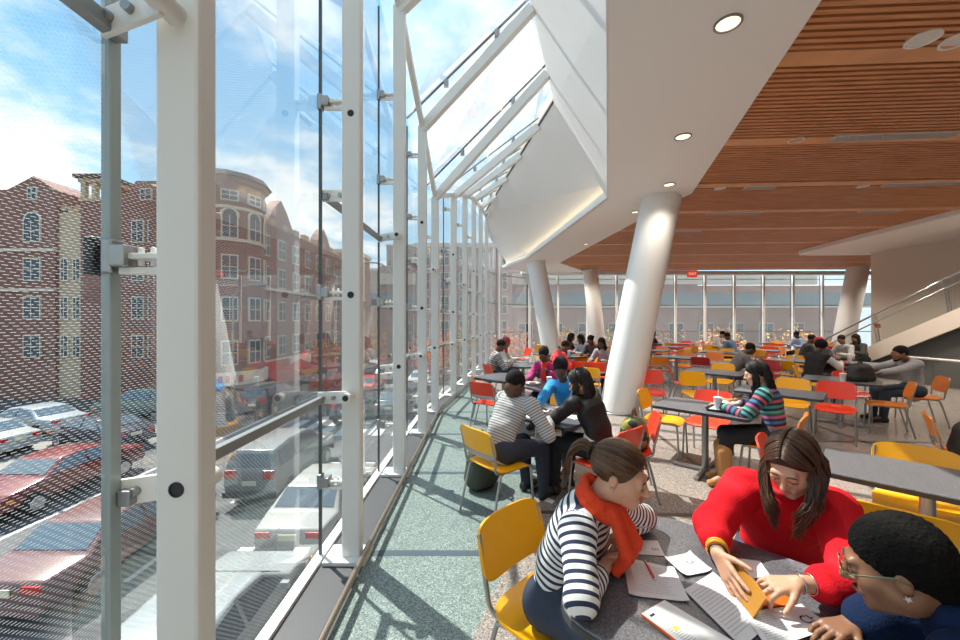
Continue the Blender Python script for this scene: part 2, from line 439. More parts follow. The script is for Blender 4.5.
s = MB(); s.prism([(1.2,-2.2),(2.2,2.8),(3.6,7.0),(3.0,15.5),(4.8,18.8),(22,18.8),(22,-3.2)], ZC+.16, ZC+.2); s.build('backing', m_black, wood)
# head of the far glazing
s = MB(); s.box((12,18.75,ZC-.02), (20,.45,.16)); struct(s.build('trim_1', m_white))
m_gr = mat('linear_vent_grey', (.42,.42,.42), .5)
def downlight(p, r, label, lit=True, n=V((0,0,-1))):
    t = thing('downlight', label, 'ceiling light', p, 0, None)
    s = MB(); s.lathe([(r*.80,.004),(r,.004),(r,-.012),(r*.84,-.012),(r*.80,.004)], (0,0,0), 24, caps=False); s.build('trim_ring', m_grey_metal if lit else m_white, t, smooth=SM)
    s = MB(); s.lathe([(r*.82,.003),(r*.82,-.004),(.001,-.004)], (0,0,0), 24)
    s.build('lens', mat('lit_lens', (.9,.8,.6), .4, emit=(1,.80,.46), estr=1.3) if lit else mat('speaker_grille', (.75,.74,.72), .6), t)
    return t
for k, (px, py) in enumerate(((728,23),(683,136.5),(669,184.5),(635,212),(586,244))):
    w_ = ('nearest', 'second nearest', 'third nearest', 'fourth nearest', 'farthest')[k]
    downlight(at(px, py, ZC-.001), .10 if k < 3 else .08, f'{w_} round glowing downlight in the white soffit', True)
ZW = ZC+.05
for k, (px, py, lb) in enumerate(((923,38.5,'white round ceiling speaker set in the nearest wood board, left of its neighbour'),(958,40,'white round ceiling speaker in the nearest wood board at the right picture edge'),(796,140,'pale round recessed fitting beside the grey linear vent in the wood ceiling'),(720,188,'dark round fitting in the third wood board'),(863,186,'pale round fitting in the third wood board near its right vent'))):
    downlight(at(px, py, ZW-.003), (.115 if k < 2 else .09), lb, False)
def vent(pa, pb, w, label):
    a, b2 = at(*pa, ZW-.012), at(*pb, ZW-.012)
    t = thing('linear_vent', label, 'ceiling vent', (a+b2)/2, 0, 'linear vents in the wood ceiling')
    s = MB(); s.bar(a-(a+b2)/2, b2-(a+b2)/2, w, .02); s.build('frame', m_white, t)
    for k in range(-2, 3):
        s = MB(); o = V((0, k*w*.19, -.012)); s.bar(a-(a+b2)/2+o, b2-(a+b2)/2+o, w*.1, .008); s.build('blade', m_gr, t)
vent((832,138.5),(956,134), .16, 'long grey linear vent in the second wood board of the ceiling')
vent((745,188),(775,187), .16, 'short grey linear vent in the third wood board, left of the pale round fitting')
vent((885,185),(958,183), .16, 'long grey linear vent in the third wood board at the right')
vent((707,214),(760,213), .14, 'grey linear vent in the fourth wood board, left one')
vent((860,211.5),(900,211), .14, 'grey linear vent in the fourth wood board, right one')
vent((640,232),(700,231.5), .14, 'thin grey linear vent in the fifth wood board')
# white dropped wing at the right
s = MB(); s.prism([(9.4,4.2),(10.1,8.1),(10.55,11.6),(10.75,13.0),(11.0,13.25),(11.5,13.3),(13.3,13.2),(14,4.0)], ZC-.08, ZC+.06)
struct(s.build('trim_2', m_soffit, bevel=.02))
# right tan wall with the stair
m_tan = mat('tan_wall', (.62,.54,.45), .7)
s = MB(); s.box((13.15,8.4,2.0), (.3,8.8,4.0)); struct(s.build('wall_right', m_tan))
s = MB(); s.box((22.1,8.5,2.0), (.2,22,4.2)); struct(s.build('wall_far_right', m_white))
s = MB(); s.box((10,-2.35,3), (24,.2,6.4)); struct(s.build('wall_back', m_white))

# ---- leaning columns
def column(b0, t0, r, label, tr=None):
    b0, t0 = V(b0), V(t0); t = thing('leaning_column', label, 'column', b0, 0, 'white leaning columns'); 
    s = MB(); d = t0-b0; s.tube([V((0,0,0)), d*.25, d*.5, d*.75, d], r, 40); s.build('shaft', m_white, t, smooth=SM)
    s = MB(); s.lathe([(r*1.03,.0),(r*1.03,.02),(r*1.0,.03)], (0,0,0), 40); s.build('base_ring', m_grey_metal, t, smooth=SM)
    return t
m_white_col = m_white
column((2.60,7.25,0), (3.42,7.25,ZC+.02), .345, 'thick white column leaning right, nearest, in the middle of the hall')
column((2.78,14.4,0), (2.2,15.2,ZC+.02), .36, 'white column leaning left, left of the big one, behind the red hooded person')
column((5.45,17.6,0), (5.1,17.8,ZC+.02), .34, 'white column leaning left by the far glass, just left of the big column')
column((15.7,16.8,0), (16.6,16.9,ZC+.02), .38, 'white column leaning right at the far right by the stair foot')
# ---- stair with glass balustrade
st = thing('staircase', 'white staircase with glass balustrade rising along the tan wall', 'stairs', (12,12,0))
def stp(y, dz=0): return V((11.75, y, (13.0-y)*.50 + dz))
m_str = mat('stair_stringer_tan', (.66,.58,.50), .6)
s = MB(); ya, yb = 13.1, 5.6
for xx in (11.72, 12.95):
    s.bar(V((xx,ya,stp(ya).z-.02)), V((xx,yb,stp(yb).z-.02)), .06, .42)
adopt(s.build('stringer', m_str), st)
s = MB(); k = 0; y = 13.0
while y > 5.8:
    s.box((12.33, y, stp(y).z+.05), (1.2,.34,.05)); y -= .3
adopt(s.build('tread', m_sill), st)
for k in range(4):
    y0, y1 = 13.0-k*1.72, 13.0-(k+1)*1.72+.03
    p = [stp(y0,.2), stp(y1,.2), stp(y1,1.05), stp(y0,1.05)]
    adopt(pane('glass_panel', p, (-1,0,0), g_clear, None), st)
    s = MB(); q = stp(y0)
    for dx in (-.05,.04): s.bar(V((q.x+dx,y0+.02,q.z-.05)), V((q.x+dx,y0+.22,q.z+1.1)), .012, .035)
    adopt(s.build('baluster', m_chrome), st)
s = MB(); s.tube([stp(13.3,.98), stp(13.0,1.12), stp(5.8,1.12)], .028, 10); adopt(s.build('handrail', m_chrome, None, smooth=True), st)
s = MB(); s.tube([V((11.68,13.2,.75)), V((11.68,13.0,.85)), V((11.68,5.8,.85+7.2*.5))], .02, 10); adopt(s.build('lower_rail', m_chrome, None, smooth=True), st)
m_under = mat('dark_grey_understair_wall', (.10,.10,.095), .7)
s = MB(); s.add([(11.9,12.9,0),(11.9,5.6,0),(11.9,5.6,3.4),(11.98,12.9,0),(11.98,5.6,0),(11.98,5.6,3.4)], [(0,1,2),(3,5,4),(0,3,4,1),(1,4,5,2),(2,5,3,0)])
adopt(s.build('spandrel', m_under), st)
s = MB(); s.tube([(11.6,10.4,.72),(11.6,6.0,.72)], .03, 8); g_ = tag(s.build('bumper_rail', m_white, None, smooth=True), 'pale horizontal bar along the dark wall under the stair', 'rail')
for yy in (10.2, 8.2, 6.2):
    s = MB(); s.bar((11.6,yy,.72),(11.9,yy,.72),.03,.03); s.build('wall_bracket', m_chrome, g_)
# ---- exit sign
ex = thing('exit_sign', 'red exit sign hanging near the far glass wall', 'sign', (9.75,17.7,3.83))
s = MB(); s.box((0,0,0), (.44,.06,.30)); s.build('housing', mat('exit_red', (.75,.05,.015), .5, emit=(1,.08,.02), estr=.25), ex, bevel=.008)
s = MB(); s.tube([(0,0,.14),(0,0,.27)], .012, 8); s.build('stem', m_white, ex)
def text_obj(body, size, loc, rot, mt, parent=None, name='lettering', extrude=.001):
    cu = bpy.data.curves.new(name, 'FONT'); cu.body = body; cu.size = size; cu.align_x = 'CENTER'; cu.align_y = 'CENTER'; cu.extrude = extrude
    tmp = bpy.data.objects.new(name, cu); COL.objects.link(tmp)
    dg = bpy.context.evaluated_depsgraph_get(); me = bpy.data.meshes.new_from_object(tmp.evaluated_get(dg))
    bpy.data.objects.remove(tmp)
    o = bpy.data.objects.new(name, me); COL.objects.link(o); me.materials.clear(); me.materials.append(mt)
    o.location = loc; o.rotation_euler = rot
    if parent: o.parent = parent
    return o
text_obj('EXIT', .17, (0,-.033,0), (PI/2,0,0), mat('exit_letters', (.95,.6,.5), .5, emit=(1,.7,.6), estr=.5), ex)
# red fire label on the balustrade
s = MB(); s.box((11.72,11.35,stp(11.35,.72).z), (.01,.16,.12)); tag(s.build('wall_plate', mat('plate_red', (.35,.06,.04), .5)), 'small red plate seen through the stair balustrade glass', 'sign')
# ================================================================== OUTSIDE
GZ = -4.0
m_road = mat('asphalt', (.085,.085,.088), .85, noise=(1.2,.12))
m_walk = mat('pale_paving', (.20,.19,.175), .85, noise=(.8,.08))
m_line = mat('road_paint_white', (.5,.5,.49), .7)
m_yel = mat('road_paint_yellow', (.75,.50,.08), .7)
s = MB(); s.box((-30,70,GZ-.15), (160,220,.3)); struct(s.build('street_ground', m_road))
s = MB(); s.box((-2.05,40,GZ+.06), (1.9,160,.12)); struct(s.build('near_pavement', m_walk))
s = MB(); s.prism([(-16.6,13.8),(-14.9,16),(-15.2,22),(-60,22),(-60,13.8)], GZ, GZ+.05); struct(s.build('plaza_pavement', m_walk))
s = MB(); s.box((-13.7+.8-1.5,70,GZ+.06), (3.0,94,.12)); struct(s.build('far_pavement', m_walk))
for x, dash, mt in ((-5.55,True,m_line),(-7.75,True,m_line),(-10.9,False,m_yel),(-11.15,False,m_yel),(-12.5,False,m_line),(-3.1,False,m_line)):
    if dash:
        y = 2.0
        while y < 46:
            s = MB(); s.box((x,y,GZ+.004), (.13,1.6,.008)); struct(s.build('lane_dash', mt)); y += 3.6
    else:
        s = MB(); s.box((x,40,GZ+.004), (.12,90,.008)); struct(s.build('lane_line', mt))
for k in range(9):
    s = MB(); s.box((-4.2-k*.95,20.5,GZ+.005), (.45,3.0,.01)); struct(s.build('crossing_bar', m_line))
# ---- cars
m_cg = mat('car_glass', (.10,.13,.155), .08, spec=.9)
m_tyre = mat('tyre', (.02,.02,.02), .8); m_hub = mat('wheel_hub', (.45,.45,.46), .3, metal=.8)
m_tail = mat('tail_lamp', (.55,.02,.015), .25); m_head = mat('head_lamp', (.8,.8,.75), .15); m_ind = mat('indicator_amber', (.8,.25,.02), .25)
m_plate = mat('number_plate', (.75,.7,.5), .5); m_trimb = mat('car_black_trim', (.03,.03,.03), .5)
PROF = {'sedan': ([(-2.3,.42),(-2.32,.62),(-2.28,.93),(-1.55,.98),(-.95,1.38),(-.1,1.45),(.55,1.38),(1.15,.98),(2.05,.84),(2.3,.66),(2.3,.36),(-2.2,.30)], (3,7)),
        'suv':   ([(-2.25,.45),(-2.3,.75),(-2.28,1.12),(-2.05,1.72),(-1.0,1.80),(.3,1.74),(1.0,1.20),(2.05,1.08),(2.25,.85),(2.25,.42),(-2.2,.38)], (2,6))}
def car(name, label, loc, rz, color, kind='sedan', group=None, rough=.22):
    t = thing(name, label, 'car', loc, rz, group)
    prof, _ = PROF[kind]; hw = .88
    paint = mat('paint_'+'_'.join(f'{int(c*99)}' for c in color), color, rough, coat=.6)
    belt = .96 if kind == 'sedan' else 1.14
    # body: cross-sections with tumblehome above the belt line
    mb = MB(); ys = [p[0] for p in prof]
    bm = bmesh.new(); rows = []
    def hwz(z): return hw if z <= belt else hw - (z-belt)*.48
    for sgn in (-1, 1):
        rows.append([bm.verts.new((sgn*(hwz(z) - (.10 if abs(y) > 2.15 else 0)), y, z)) for y, z in prof])
    n = len(prof)
    for i in range(n):
        j = (i+1) % n; bm.faces.new((rows[0][i], rows[0][j], rows[1][j], rows[1][i]))
    bm.faces.new(rows[0][::-1]); bm.faces.new(rows[1])
    bmesh.ops.recalc_face_normals(bm, faces=bm.faces)
    me = bpy.data.meshes.new('body'); bm.to_mesh(me); bm.free(); me.materials.append(paint)
    o = bpy.data.objects.new('body', me); COL.objects.link(o); o.parent = t
    md = o.modifiers.new('bevel', 'BEVEL'); md.width = .07; md.segments = 3; md.limit_method = 'ANGLE'; md.angle_limit = .2
    me.polygons.foreach_set('use_smooth', [True]*len(me.polygons))
    # glass
    def slab(name, a, b, w0, w1, mt, off=.012):
        (y0,z0),(y1,z1) = a, b; d = V((0, y1-y0, z1-z0)); nrm = V((0, -d.z, d.y)).normalized()
        if nrm.z < 0: nrm = -nrm
        p = [V((-w0,y0,z0)),V((w0,y0,z0)),V((w1,y1,z1)),V((-w1,y1,z1))]
        g = MB(); g.add([q+nrm*off for q in p]+[q-nrm*.02 for q in p], [(0,1,2,3),(7,6,5,4),(0,4,5,1),(1,5,6,2),(2,6,7,3),(3,7,4,0)])
        return g.build(name, mt, t)
    if kind == 'sedan':
        slab('windscreen', (1.05,1.05),(.6,1.345), .74,.66, m_cg); slab('rear_window', (-1.46,1.04),(-1.0,1.345), .74,.66, m_cg)
        segs = [((-1.35,1.02),(-.85,1.33),(-.2,1.38),(-.2,1.02)), ((-.12,1.02),(-.12,1.38),(.5,1.31),(.95,1.02))]
    else:
        slab('windscreen', (.93,1.28),(.4,1.67), .78,.64, m_cg); slab('rear_window', (-2.24,1.24),(-2.09,1.62), .76,.64, m_cg)
        segs = [((-2.0,1.24),(-1.85,1.66),(-1.1,1.70),(-1.1,1.24)), ((-1.02,1.24),(-1.02,1.70),(-.2,1.68),(-.2,1.24)), ((-.12,1.24),(-.12,1.68),(.28,1.64),(.82,1.24))]
    for sgn in (-1, 1):
        for q in segs:
            g = MB(); a = [V((sgn*(hwz(z)+.012), y, z)) for y, z in q]; b = [V((sgn*(hwz(z)-.03), y, z)) for y, z in q]
            m_ = len(q); g.add(a+b, [tuple(range(m_)), tuple(range(2*m_-1, m_-1, -1))] + [(i, (i+1) % m_, m_+(i+1) % m_, m_+i) for i in range(m_)])
            g.build('side_window', m_cg, t)
        for y in (-1.4, 1.38):
            g = MB(); Mx = Matrix.Rotation(PI/2, 3, 'Y')
            g.lathe([(.02,-.1),(.30,-.1),(.33,-.07),(.33,.07),(.30,.1),(.02,.1)], (sgn*.80, y, .33), 20, Mx); wh = g.build('wheel', m_tyre, t, smooth=SM)
            g = MB(); g.lathe([(.01,-.105),(.19,-.105),(.21,-.08),(.21,.08),(.19,.105),(.01,.105)], (sgn*.80+sgn*.012, y, .33), 14, Mx); g.build('hub_cap', m_hub, wh)
        tz = .80 if kind == 'sedan' else 1.05
        g = MB(); g.box((sgn*.58,-2.29,tz), (.34,.06,.14 if kind == 'sedan' else .28)); g.build('tail_lamp', m_tail, t, bevel=.01)
        g = MB(); g.box((sgn*.60,2.22,.70), (.32,.14,.15)); g.build('head_lamp', m_head, t, bevel=.01)
        g = MB(); g.box((sgn*.86,2.02,.66), (.05,.16,.09)); g.build('indicator', m_ind, t)
        g = MB(); g.box((sgn*.97,.78,1.0 if kind == 'sedan' else 1.22), (.16,.1,.12)); g.build('wing_mirror', paint, t, bevel=.02)
    g = MB(); g.box((0,-2.32,.75 if kind == 'sedan' else .8), (.42,.02,.14)); g.build('number_plate', m_plate, t)
    for yb in (-2.3, 2.28):
        g = MB(); g.box((0,yb,.45), (1.6,.12,.18)); g.build('bumper', m_trimb if kind == 'suv' else paint, t, bevel=.03)
    g = MB(); g.box((0,2.27,.62), (.7,.06,.14)); g.build('grille', m_trimb, t)
    return t
car('sedan_car', 'dusty pink red sedan driving away in the lane beyond the near white cars', (-8.75,9.3,GZ), 0, (.17,.082,.076))
car('sedan_car', 'white sedan with red tail lamps, second along the kerb lane below the glass', (-4.4,11.1,GZ), 0, (.42,.41,.38))
car('sedan_car', 'silver white sedan nearest below the glass, cut by the bottom of the picture', (-4.45,6.1,GZ), 0, (.38,.40,.40))
car('sport_utility_car', 'grey boxy car in the next lane beyond the white sedan', (-6.95,13.9,GZ), 0, (.27,.27,.265), 'suv')
car('sedan_car', 'maroon red sedan coming the other way at the left picture edge', (-13.9,12.7,GZ), PI, (.18,.03,.03))
car('sedan_car', 'silver grey sedan parked at the far left on the pale paving', (-22.6,19.6,GZ), PI/2-.2, (.33,.37,.40))
car('sedan_car', 'dark navy sedan parked behind the maroon sedan', (-17.3,17.6,GZ), PI/2-.3, (.035,.04,.06))
car('sedan_car', 'white sedan nose at the left picture edge on the pale paving', (-21.6,16.4,GZ), PI/2-.1, (.4,.4,.39))
car('sport_utility_car', 'green grey boxy car parked by the brick buildings', (-19.6,22.4,GZ), PI/2, (.13,.18,.16), 'suv')
car('sport_utility_car', 'dark boxy car parked before the storefront of the tower building', (-13.2,24.6,GZ), 0, (.06,.06,.065), 'suv')
car('sedan_car', 'bright red sedan parked far up the street beside the flower stall', (-13.2,34,GZ), 0, (.60,.04,.03))
car('sedan_car', 'red sedan far up the street in the middle lane', (-8.7,30,GZ), 0, (.55,.06,.05))
car('sedan_car', 'white sedan far up the street behind the red ones', (-8.8,37,GZ), 0, (.7,.7,.68))
car('sedan_car', 'dark sedan far up the street nearest the kerb', (-5.2,24,GZ), 0, (.05,.06,.07))
car('sport_utility_car', 'dark blue boxy car far up the street in the middle lane', (-7.3,23,GZ), 0, (.05,.07,.12), 'suv')
car('sedan_car', 'silver sedan far up the street by the kerb', (-5.0,33,GZ), 0, (.45,.46,.47))
# ---- brick buildings
def brick(name, c1, c2, mortar):
    m = mat(name, c1, .9); nt, b = nodes(m); tc = N(nt, 'ShaderNodeTexCoord'); ge = N(nt, 'ShaderNodeNewGeometry')
    # brick plane: horizontal run picked from the facing direction
    sp = N(nt, 'ShaderNodeSeparateXYZ'); nt.links.new(tc.outputs['Object'], sp.inputs[0])
    cb = N(nt, 'ShaderNodeCombineXYZ'); nt.links.new(math_node(nt, 'ADD', sp.outputs[0], sp.outputs[1]), cb.inputs[0]); nt.links.new(sp.outputs[2], cb.inputs[1])
    bt = N(nt, 'ShaderNodeTexBrick'); bt.inputs['Scale'].default_value = 1.0; bt.inputs['Brick Width'].default_value = .26; bt.inputs['Row Height'].default_value = .085; bt.inputs['Mortar Size'].default_value = .007
    bt.inputs['Color1'].default_value = (*c1,1); bt.inputs['Color2'].default_value = (*c2,1); bt.inputs['Mortar'].default_value = (*mortar,1)
    nt.links.new(cb.outputs[0], bt.inputs['Vector'])
    nz = N(nt, 'ShaderNodeTexNoise'); nz.inputs['Scale'].default_value = .45; nt.links.new(tc.outputs['Object'], nz.inputs['Vector'])
    mr = N(nt, 'ShaderNodeMapRange'); mr.inputs[3].default_value = .75; mr.inputs[4].default_value = 1.25; nt.links.new(nz.outputs['Fac'], mr.inputs[0])
    sc = N(nt, 'ShaderNodeVectorMath', operation='SCALE'); nt.links.new(bt.outputs['Color'], sc.inputs[0]); nt.links.new(mr.outputs[0], sc.inputs['Scale'])
    nt.links.new(sc.outputs[0], b.inputs['Base Color']); return m
m_br = brick('red_brown_brick', (.26,.105,.078), (.20,.08,.06), (.25,.17,.13))
m_br2 = brick('buff_brick', (.50,.37,.24), (.45,.33,.21), (.45,.37,.28))
m_br3 = brick('pale_pink_brick', (.38,.21,.165), (.33,.175,.135), (.38,.29,.24))
m_stone = mat('cream_stone', (.62,.54,.42), .8); m_wg = mat('house_window_glass', (.05,.065,.08), .25, spec=.35)
m_roof = mat('dark_roof_tile', (.13,.08,.065), .8)
def win(b, p, n, w, h, arch=False):
    """a window with a stone frame, sash bars and panes, on a wall facing n"""
    n = V(n).normalized(); u = V((-n.y, n.x, 0)); p = V(p)
    rz = math.atan2(u.y, u.x)
    f = MB(); f.box(p+n*.05, (w+.16, .12, h+.18), rz)
    if arch: f.sphere(p+V((0,0,h/2+.05))+n*.05, (.5*w+.16,.06,.5*w+.05), 12, Matrix.Rotation(rz,3,'Z'))
    fo = f.build('window', m_stone, None); adopt(fo, b)
    g = MB(); g.box(p+n*.10, (w, .06, h), rz)
    if arch: g.sphere(p+V((0,0,h/2+.02))+n*.10, (.5*w,.04,.48*w), 12, Matrix.Rotation(rz,3,'Z'))
    go = g.build('pane', m_wg, None); go.parent = fo
    k = MB(); k.box(p+n*.14, (w, .04, .06), rz); k.box(p+n*.14, (.05,.04,h), rz)
    ko = k.build('sash_bar', m_stone, None); ko.parent = fo
def part(b, name, mt, mb, **kw): return adopt(mb.build(name, mt, None, **kw), b)
# left block, facing the camera
bl = thing('apartment_building', 'red brick apartment house with gables and a small belfry tower at the far left', 'building', (-31,28,GZ))
s = MB(); s.box((-36.6,33,(GZ+11.2)/2), (11.4,10,11.2-GZ)); part(bl, 'wall', m_br, s)
s = MB(); s.add([(-34.4,28.02,11.2),(-30.9,28.02,11.2),(-32.5,28.02,12.2),(-34.4,38,11.2),(-30.9,38,11.2),(-32.5,38,12.2)], [(0,1,2),(3,5,4),(0,3,4,1),(1,4,5,2),(2,5,3,0)]); part(bl, 'gable', m_br, s)
s = MB(); s.box((-29.9,32.75,(GZ+9.6)/2), (2.0,9,9.6-GZ)); part(bl, 'wall', m_br2, s)
s = MB()
for k in range(4): s.box((-30.6+k*.5,28.5,9.75+.2*((k+1) % 2)), (.34,.4,.4))
part(bl, 'battlement', m_br2, s)
s = MB(); s.box((-28.0,29.2,(GZ+10.4)/2), (1.9,2.6,10.4-GZ)); part(bl, 'tower', m_br, s)
s = MB()
for dx in (-.8,0,.8): s.box((-28.0+dx,28.05,11.1), (.3,.3,1.4))
s.box((-28,29.2,10.45), (2.1,2.7,.25)); s.box((-28,29.2,11.85), (2.1,2.8,.3)); s.box((-28,30.3,11.1),(1.8,.3,1.4)); part(bl, 'belfry', m_br2, s)
s = MB(); s.box((-28,29.2,12.1), (2.5,3.2,.25)); part(bl, 'roof', m_roof, s)
s = MB(); s.box((-24.6,30.2,(GZ+10)/2), (5.0,4,10-GZ)); part(bl, 'wall', m_br, s)
s = MB(); GX = -24.4; gg = [(-2.3,10),(2.3,10),(1.5,10.9),(.8,11.9),(-.8,11.9),(-1.5,10.9)]
s.add([(GX+x,28.2,z) for x,z in gg]+[(GX+x,28.9,z) for x,z in gg], [(0,1,2,3,4,5),(11,10,9,8,7,6)]+[(i,(i+1)%6,6+(i+1)%6,6+i) for i in range(6)]); part(bl, 'gable', m_br, s)
for z in (-.2, 2.6, 5.4, 8.2):
    for x in (-38.5,-36.0,-32.5): win(bl, (x,28,z), (0,-1,0), .85 if x != -32.5 else 1.1, 1.5, x == -32.5 and z == 8.2)
    for x in (-30.4,-29.5):
        if z < 8: win(bl, (x,28.25,z), (0,-1,0), .42, 1.5)
    for x in (-25.0,-23.8): win(bl, (x,28.2,z), (0,-1,0), .75, 1.5)
win(bl, (-24.4,28.2,10.9), (0,-1,0), .7, .7); win(bl, (-32.5,28.02,10.9), (0,-1,0), .55, .8)
s = MB(); s.box((-36.6,27.95,3.9), (11.5,.2,.2)); s.box((-36.6,27.95,6.8), (11.5,.2,.2)); part(bl, 'string_course', m_stone, s)
# the corner block along the street
br = thing('apartment_building', 'brick corner apartment house with round tower and shops, right of the wide post', 'building', (-16,25,GZ))
s = MB(); s.box((-18.7,34.5,(GZ+9.0)/2), (5.4,19,9.0-GZ)); part(br, 'wall', m_br, s)
s = MB(); s.lathe([(2.1,GZ),(2.1,10.2),(2.35,10.3),(2.35,10.6),(1.95,10.6),(1.9,9.9)], (-16.6,25.4,0), 12); part(br, 'tower', m_br, s)
s = MB(); s.lathe([(2.2,6.6),(2.2,6.75),(2.12,6.8)], (-16.6,25.4,0), 12); s.lathe([(2.2,8.6),(2.24,8.75),(2.12,8.8)], (-16.6,25.4,0), 12); part(br, 'string_course', m_stone, s)
s = MB(); s.lathe([(2.55,10.55),(2.3,10.9),(1.2,11.25),(.05,11.35)], (-16.6,25.4,0), 12); part(br, 'roof', m_roof, s)
for k, a in enumerate((-95,-55,-15,25)):
    n = V((math.cos(math.radians(a)), math.sin(math.radians(a)), 0)); c = V((-16.6,25.4,0))+n*2.05
    for z in (-.3, 2.4, 5.0, 7.5): win(br, c+V((0,0,z)), n, .75, 1.35, z > 7)
    win(br, c+V((0,0,9.4)), n, .8, .5)
for k in range(7):
    y = 28.6+k*2.35
    for z in (-.3, 2.4, 5.0, 7.3): win(br, (-16.0,y,z), (1,0,0), .95, 1.4)
for y0, w_, h_ in ((31.0,2.2,1.5),(39.5,2.0,1.3)):
    s = MB(); s.add([(-16.02,y0-w_,9),(-16.02,y0+w_,9),(-16.02,y0+w_*.45,9+h_),(-16.02,y0,9+h_*1.55),(-16.02,y0-w_*.45,9+h_),(-16.8,y0-w_,9),(-16.8,y0+w_,9),(-16.8,y0+w_*.45,9+h_),(-16.8,y0,9+h_*1.55),(-16.8,y0-w_*.45,9+h_)], [(0,1,2,3,4),(9,8,7,6,5)]+[(i,(i+1)%5,5+(i+1)%5,5+i) for i in range(5)]); part(br, 'gable', m_br3, s)
s = MB()
for k in range(9): s.box((-16.2,27.8+k*1.95,9.25), (.4,.9,.5))
part(br, 'battlement', m_br2, s)
s = MB(); s.box((-15.9,35,4.05), (.3,17,.2)); s.box((-15.9,35,-1.45), (.3,17,.3)); part(br, 'string_course', m_stone, s)
s = MB(); s.bar((-15.85,42.0,6.2),(-15.0,42.0,6.2),.06,.06); s.box((-15.4,39.5,6.2),(1.0,2.4,.06)); s.box((-15.4,39.5,3.4),(1.0,2.4,.06))
for yy in (38.3,39.1,39.9,40.7): s.box((-14.95,yy,6.65),(.03,.03,.9)); s.box((-14.95,yy,3.85),(.03,.03,.9))
part(br, 'fire_escape', m_trimb, s)
m_shop = mat('shop_sign_red', (.55,.05,.03), .6); m_aw = mat('awning_red', (.60,.06,.04), .7); m_cream = mat('sign_cream', (.80,.72,.55), .6)
s = MB(); s.lathe([(2.3,-2.3),(2.3,-1.5)], (-16.6,25.4,0), 12); part(br, 'sign_band', m_cream, s)
for k, y in enumerate((29.5, 33.5, 37.5)):
    s = MB(); s.box((-15.6,y,-1.75), (.25,3.6,.7)); part(br, 'sign_band', (m_shop, m_cream, m_shop)[k], s)
    s = MB(); s.add([(-15.7,y-1.8,-2.1),(-15.7,y+1.8,-2.1),(-14.3,y+1.8,-2.8),(-14.3,y-1.8,-2.8),(-15.7,y-1.8,-2.2),(-15.7,y+1.8,-2.2),(-14.3,y+1.8,-2.95),(-14.3,y-1.8,-2.95)], [(0,1,2,3),(7,6,5,4),(0,4,5,1),(1,5,6,2),(2,6,7,3),(3,7,4,0)]); part(br, 'awning', (m_aw, mat('awning_orange',(.75,.25,.05),.7), m_aw)[k], s)
    s = MB(); s.box((-15.95,y,-3.0), (.1,3.2,1.8)); part(br, 'shop_window', m_wg, s)
for k in range(9):     # red marks of the worn sign lettering, too small to read in the picture
    a = math.radians(-112+k*9); n = V((math.cos(a), math.sin(a), 0)); q = V((-16.6,25.4,-1.9))+n*2.31
    s = MB(); s.box(q, (.24,.03,.42), a+PI/2); part(br, 'sign_mark', m_shop, s)
def tower_block(label, c, d, z1, mt, cols=4, rows=5, name='apartment_building'):
    b = thing(name, label, 'building', (c[0], c[1], GZ))
    s = MB(); s.box((c[0], c[1], (GZ+z1)/2), (d[0], d[1], z1-GZ)); part(b, 'wall', mt, s)
    s = MB(); s.box((c[0], c[1], z1+.2), (d[0]+.4, d[1]+.4, .4)); part(b, 'parapet', m_stone, s)
    for i in range(cols):
        for j in range(rows):
            x = c[0]-d[0]/2 + d[0]*(i+.5)/cols; z = GZ+2.2+(z1-GZ-3)*j/max(rows-1,1)*.95+.4
            win(b, (x, c[1]-d[1]/2, z), (0,-1,0), d[0]/cols*.42, 1.5)
    return b
tower_block('plain pink brick block rising just behind the corner house gables', (-17.2,48,0), (5.2,6,0), 9.6, m_br3, 3, 4)
tower_block('hazy beige apartment block far up the street, left one', (-19.5,66,0), (9,10,0), 9.5, m_br2, 5, 5)
tower_block('hazy brown apartment block far up the street, middle one', (-12.2,84,0), (6,12,0), 12, m_br3, 4, 5)
tower_block('tall hazy pink tower block far up the street', (-21,110,0), (9,10,0), 22, m_br3, 5, 8)
tower_block('hazy buff block closing the street end', (-7.5,125,0), (16,10,0), 9, m_br2, 7, 5)
# building across from the far glass wall
bf = thing('brick_building', 'long low pinkish brick building beyond the far glass wall', 'building', (14,46,GZ))
s = MB(); s.box((7,50,(GZ+8.2)/2), (38,8,8.2-GZ)); part(bf, 'wall', m_br3, s)
s = MB(); s.box((33,52,(GZ+6.0)/2), (26,8,6.0-GZ)); part(bf, 'wall', m_br3, s)
s = MB(); s.box((20,45.9,4.2), (66,.3,1.5)); part(bf, 'window_band', mat('green_grey_spandrel', (.16,.22,.22), .4), s)
s = MB(); s.box((20,45.85,3.3), (66,.35,.2)); s.box((14,45.85,6.6), (52,.4,1.3)); part(bf, 'string_course', m_stone, s)
for k in range(14): win(bf, (-9+k*3.6,46,.2), (0,-1,0), 1.6, 2.2)
tower_block('grey beige apartment house beyond the far end of the glass corner', (-1.5,40,0), (9,8,0), 8.5, m_br3, 5, 5)
# street lamps
def lamp(x, y, h, dx, label):
    t = thing('street_lamp', label, 'street lamp', (x,y,GZ))
    s = MB(); s.tube([(0,0,0),(0,0,h)], [.09,.06], 10); s.build('pole', m_grey_metal, t, smooth=SM)
    s = MB(); s.tube(smooth_path([(0,0,h-.1),(dx*.4,0,h+.5),(dx,0,h+.6)],5), .04, 8); s.build('arm', m_grey_metal, t, smooth=SM)
    s = MB(); s.sphere((dx,0,h+.56), (.38,.16,.10), 12); s.build('lamp_head', m_grey_metal, t, smooth=True)
lamp(-14.5,22.6,7.2,1.6,'slim grey street lamp before the corner house')
lamp(-3.6,16.5,7.6,-1.5,'tall street lamp with curved arm seen between the white posts')
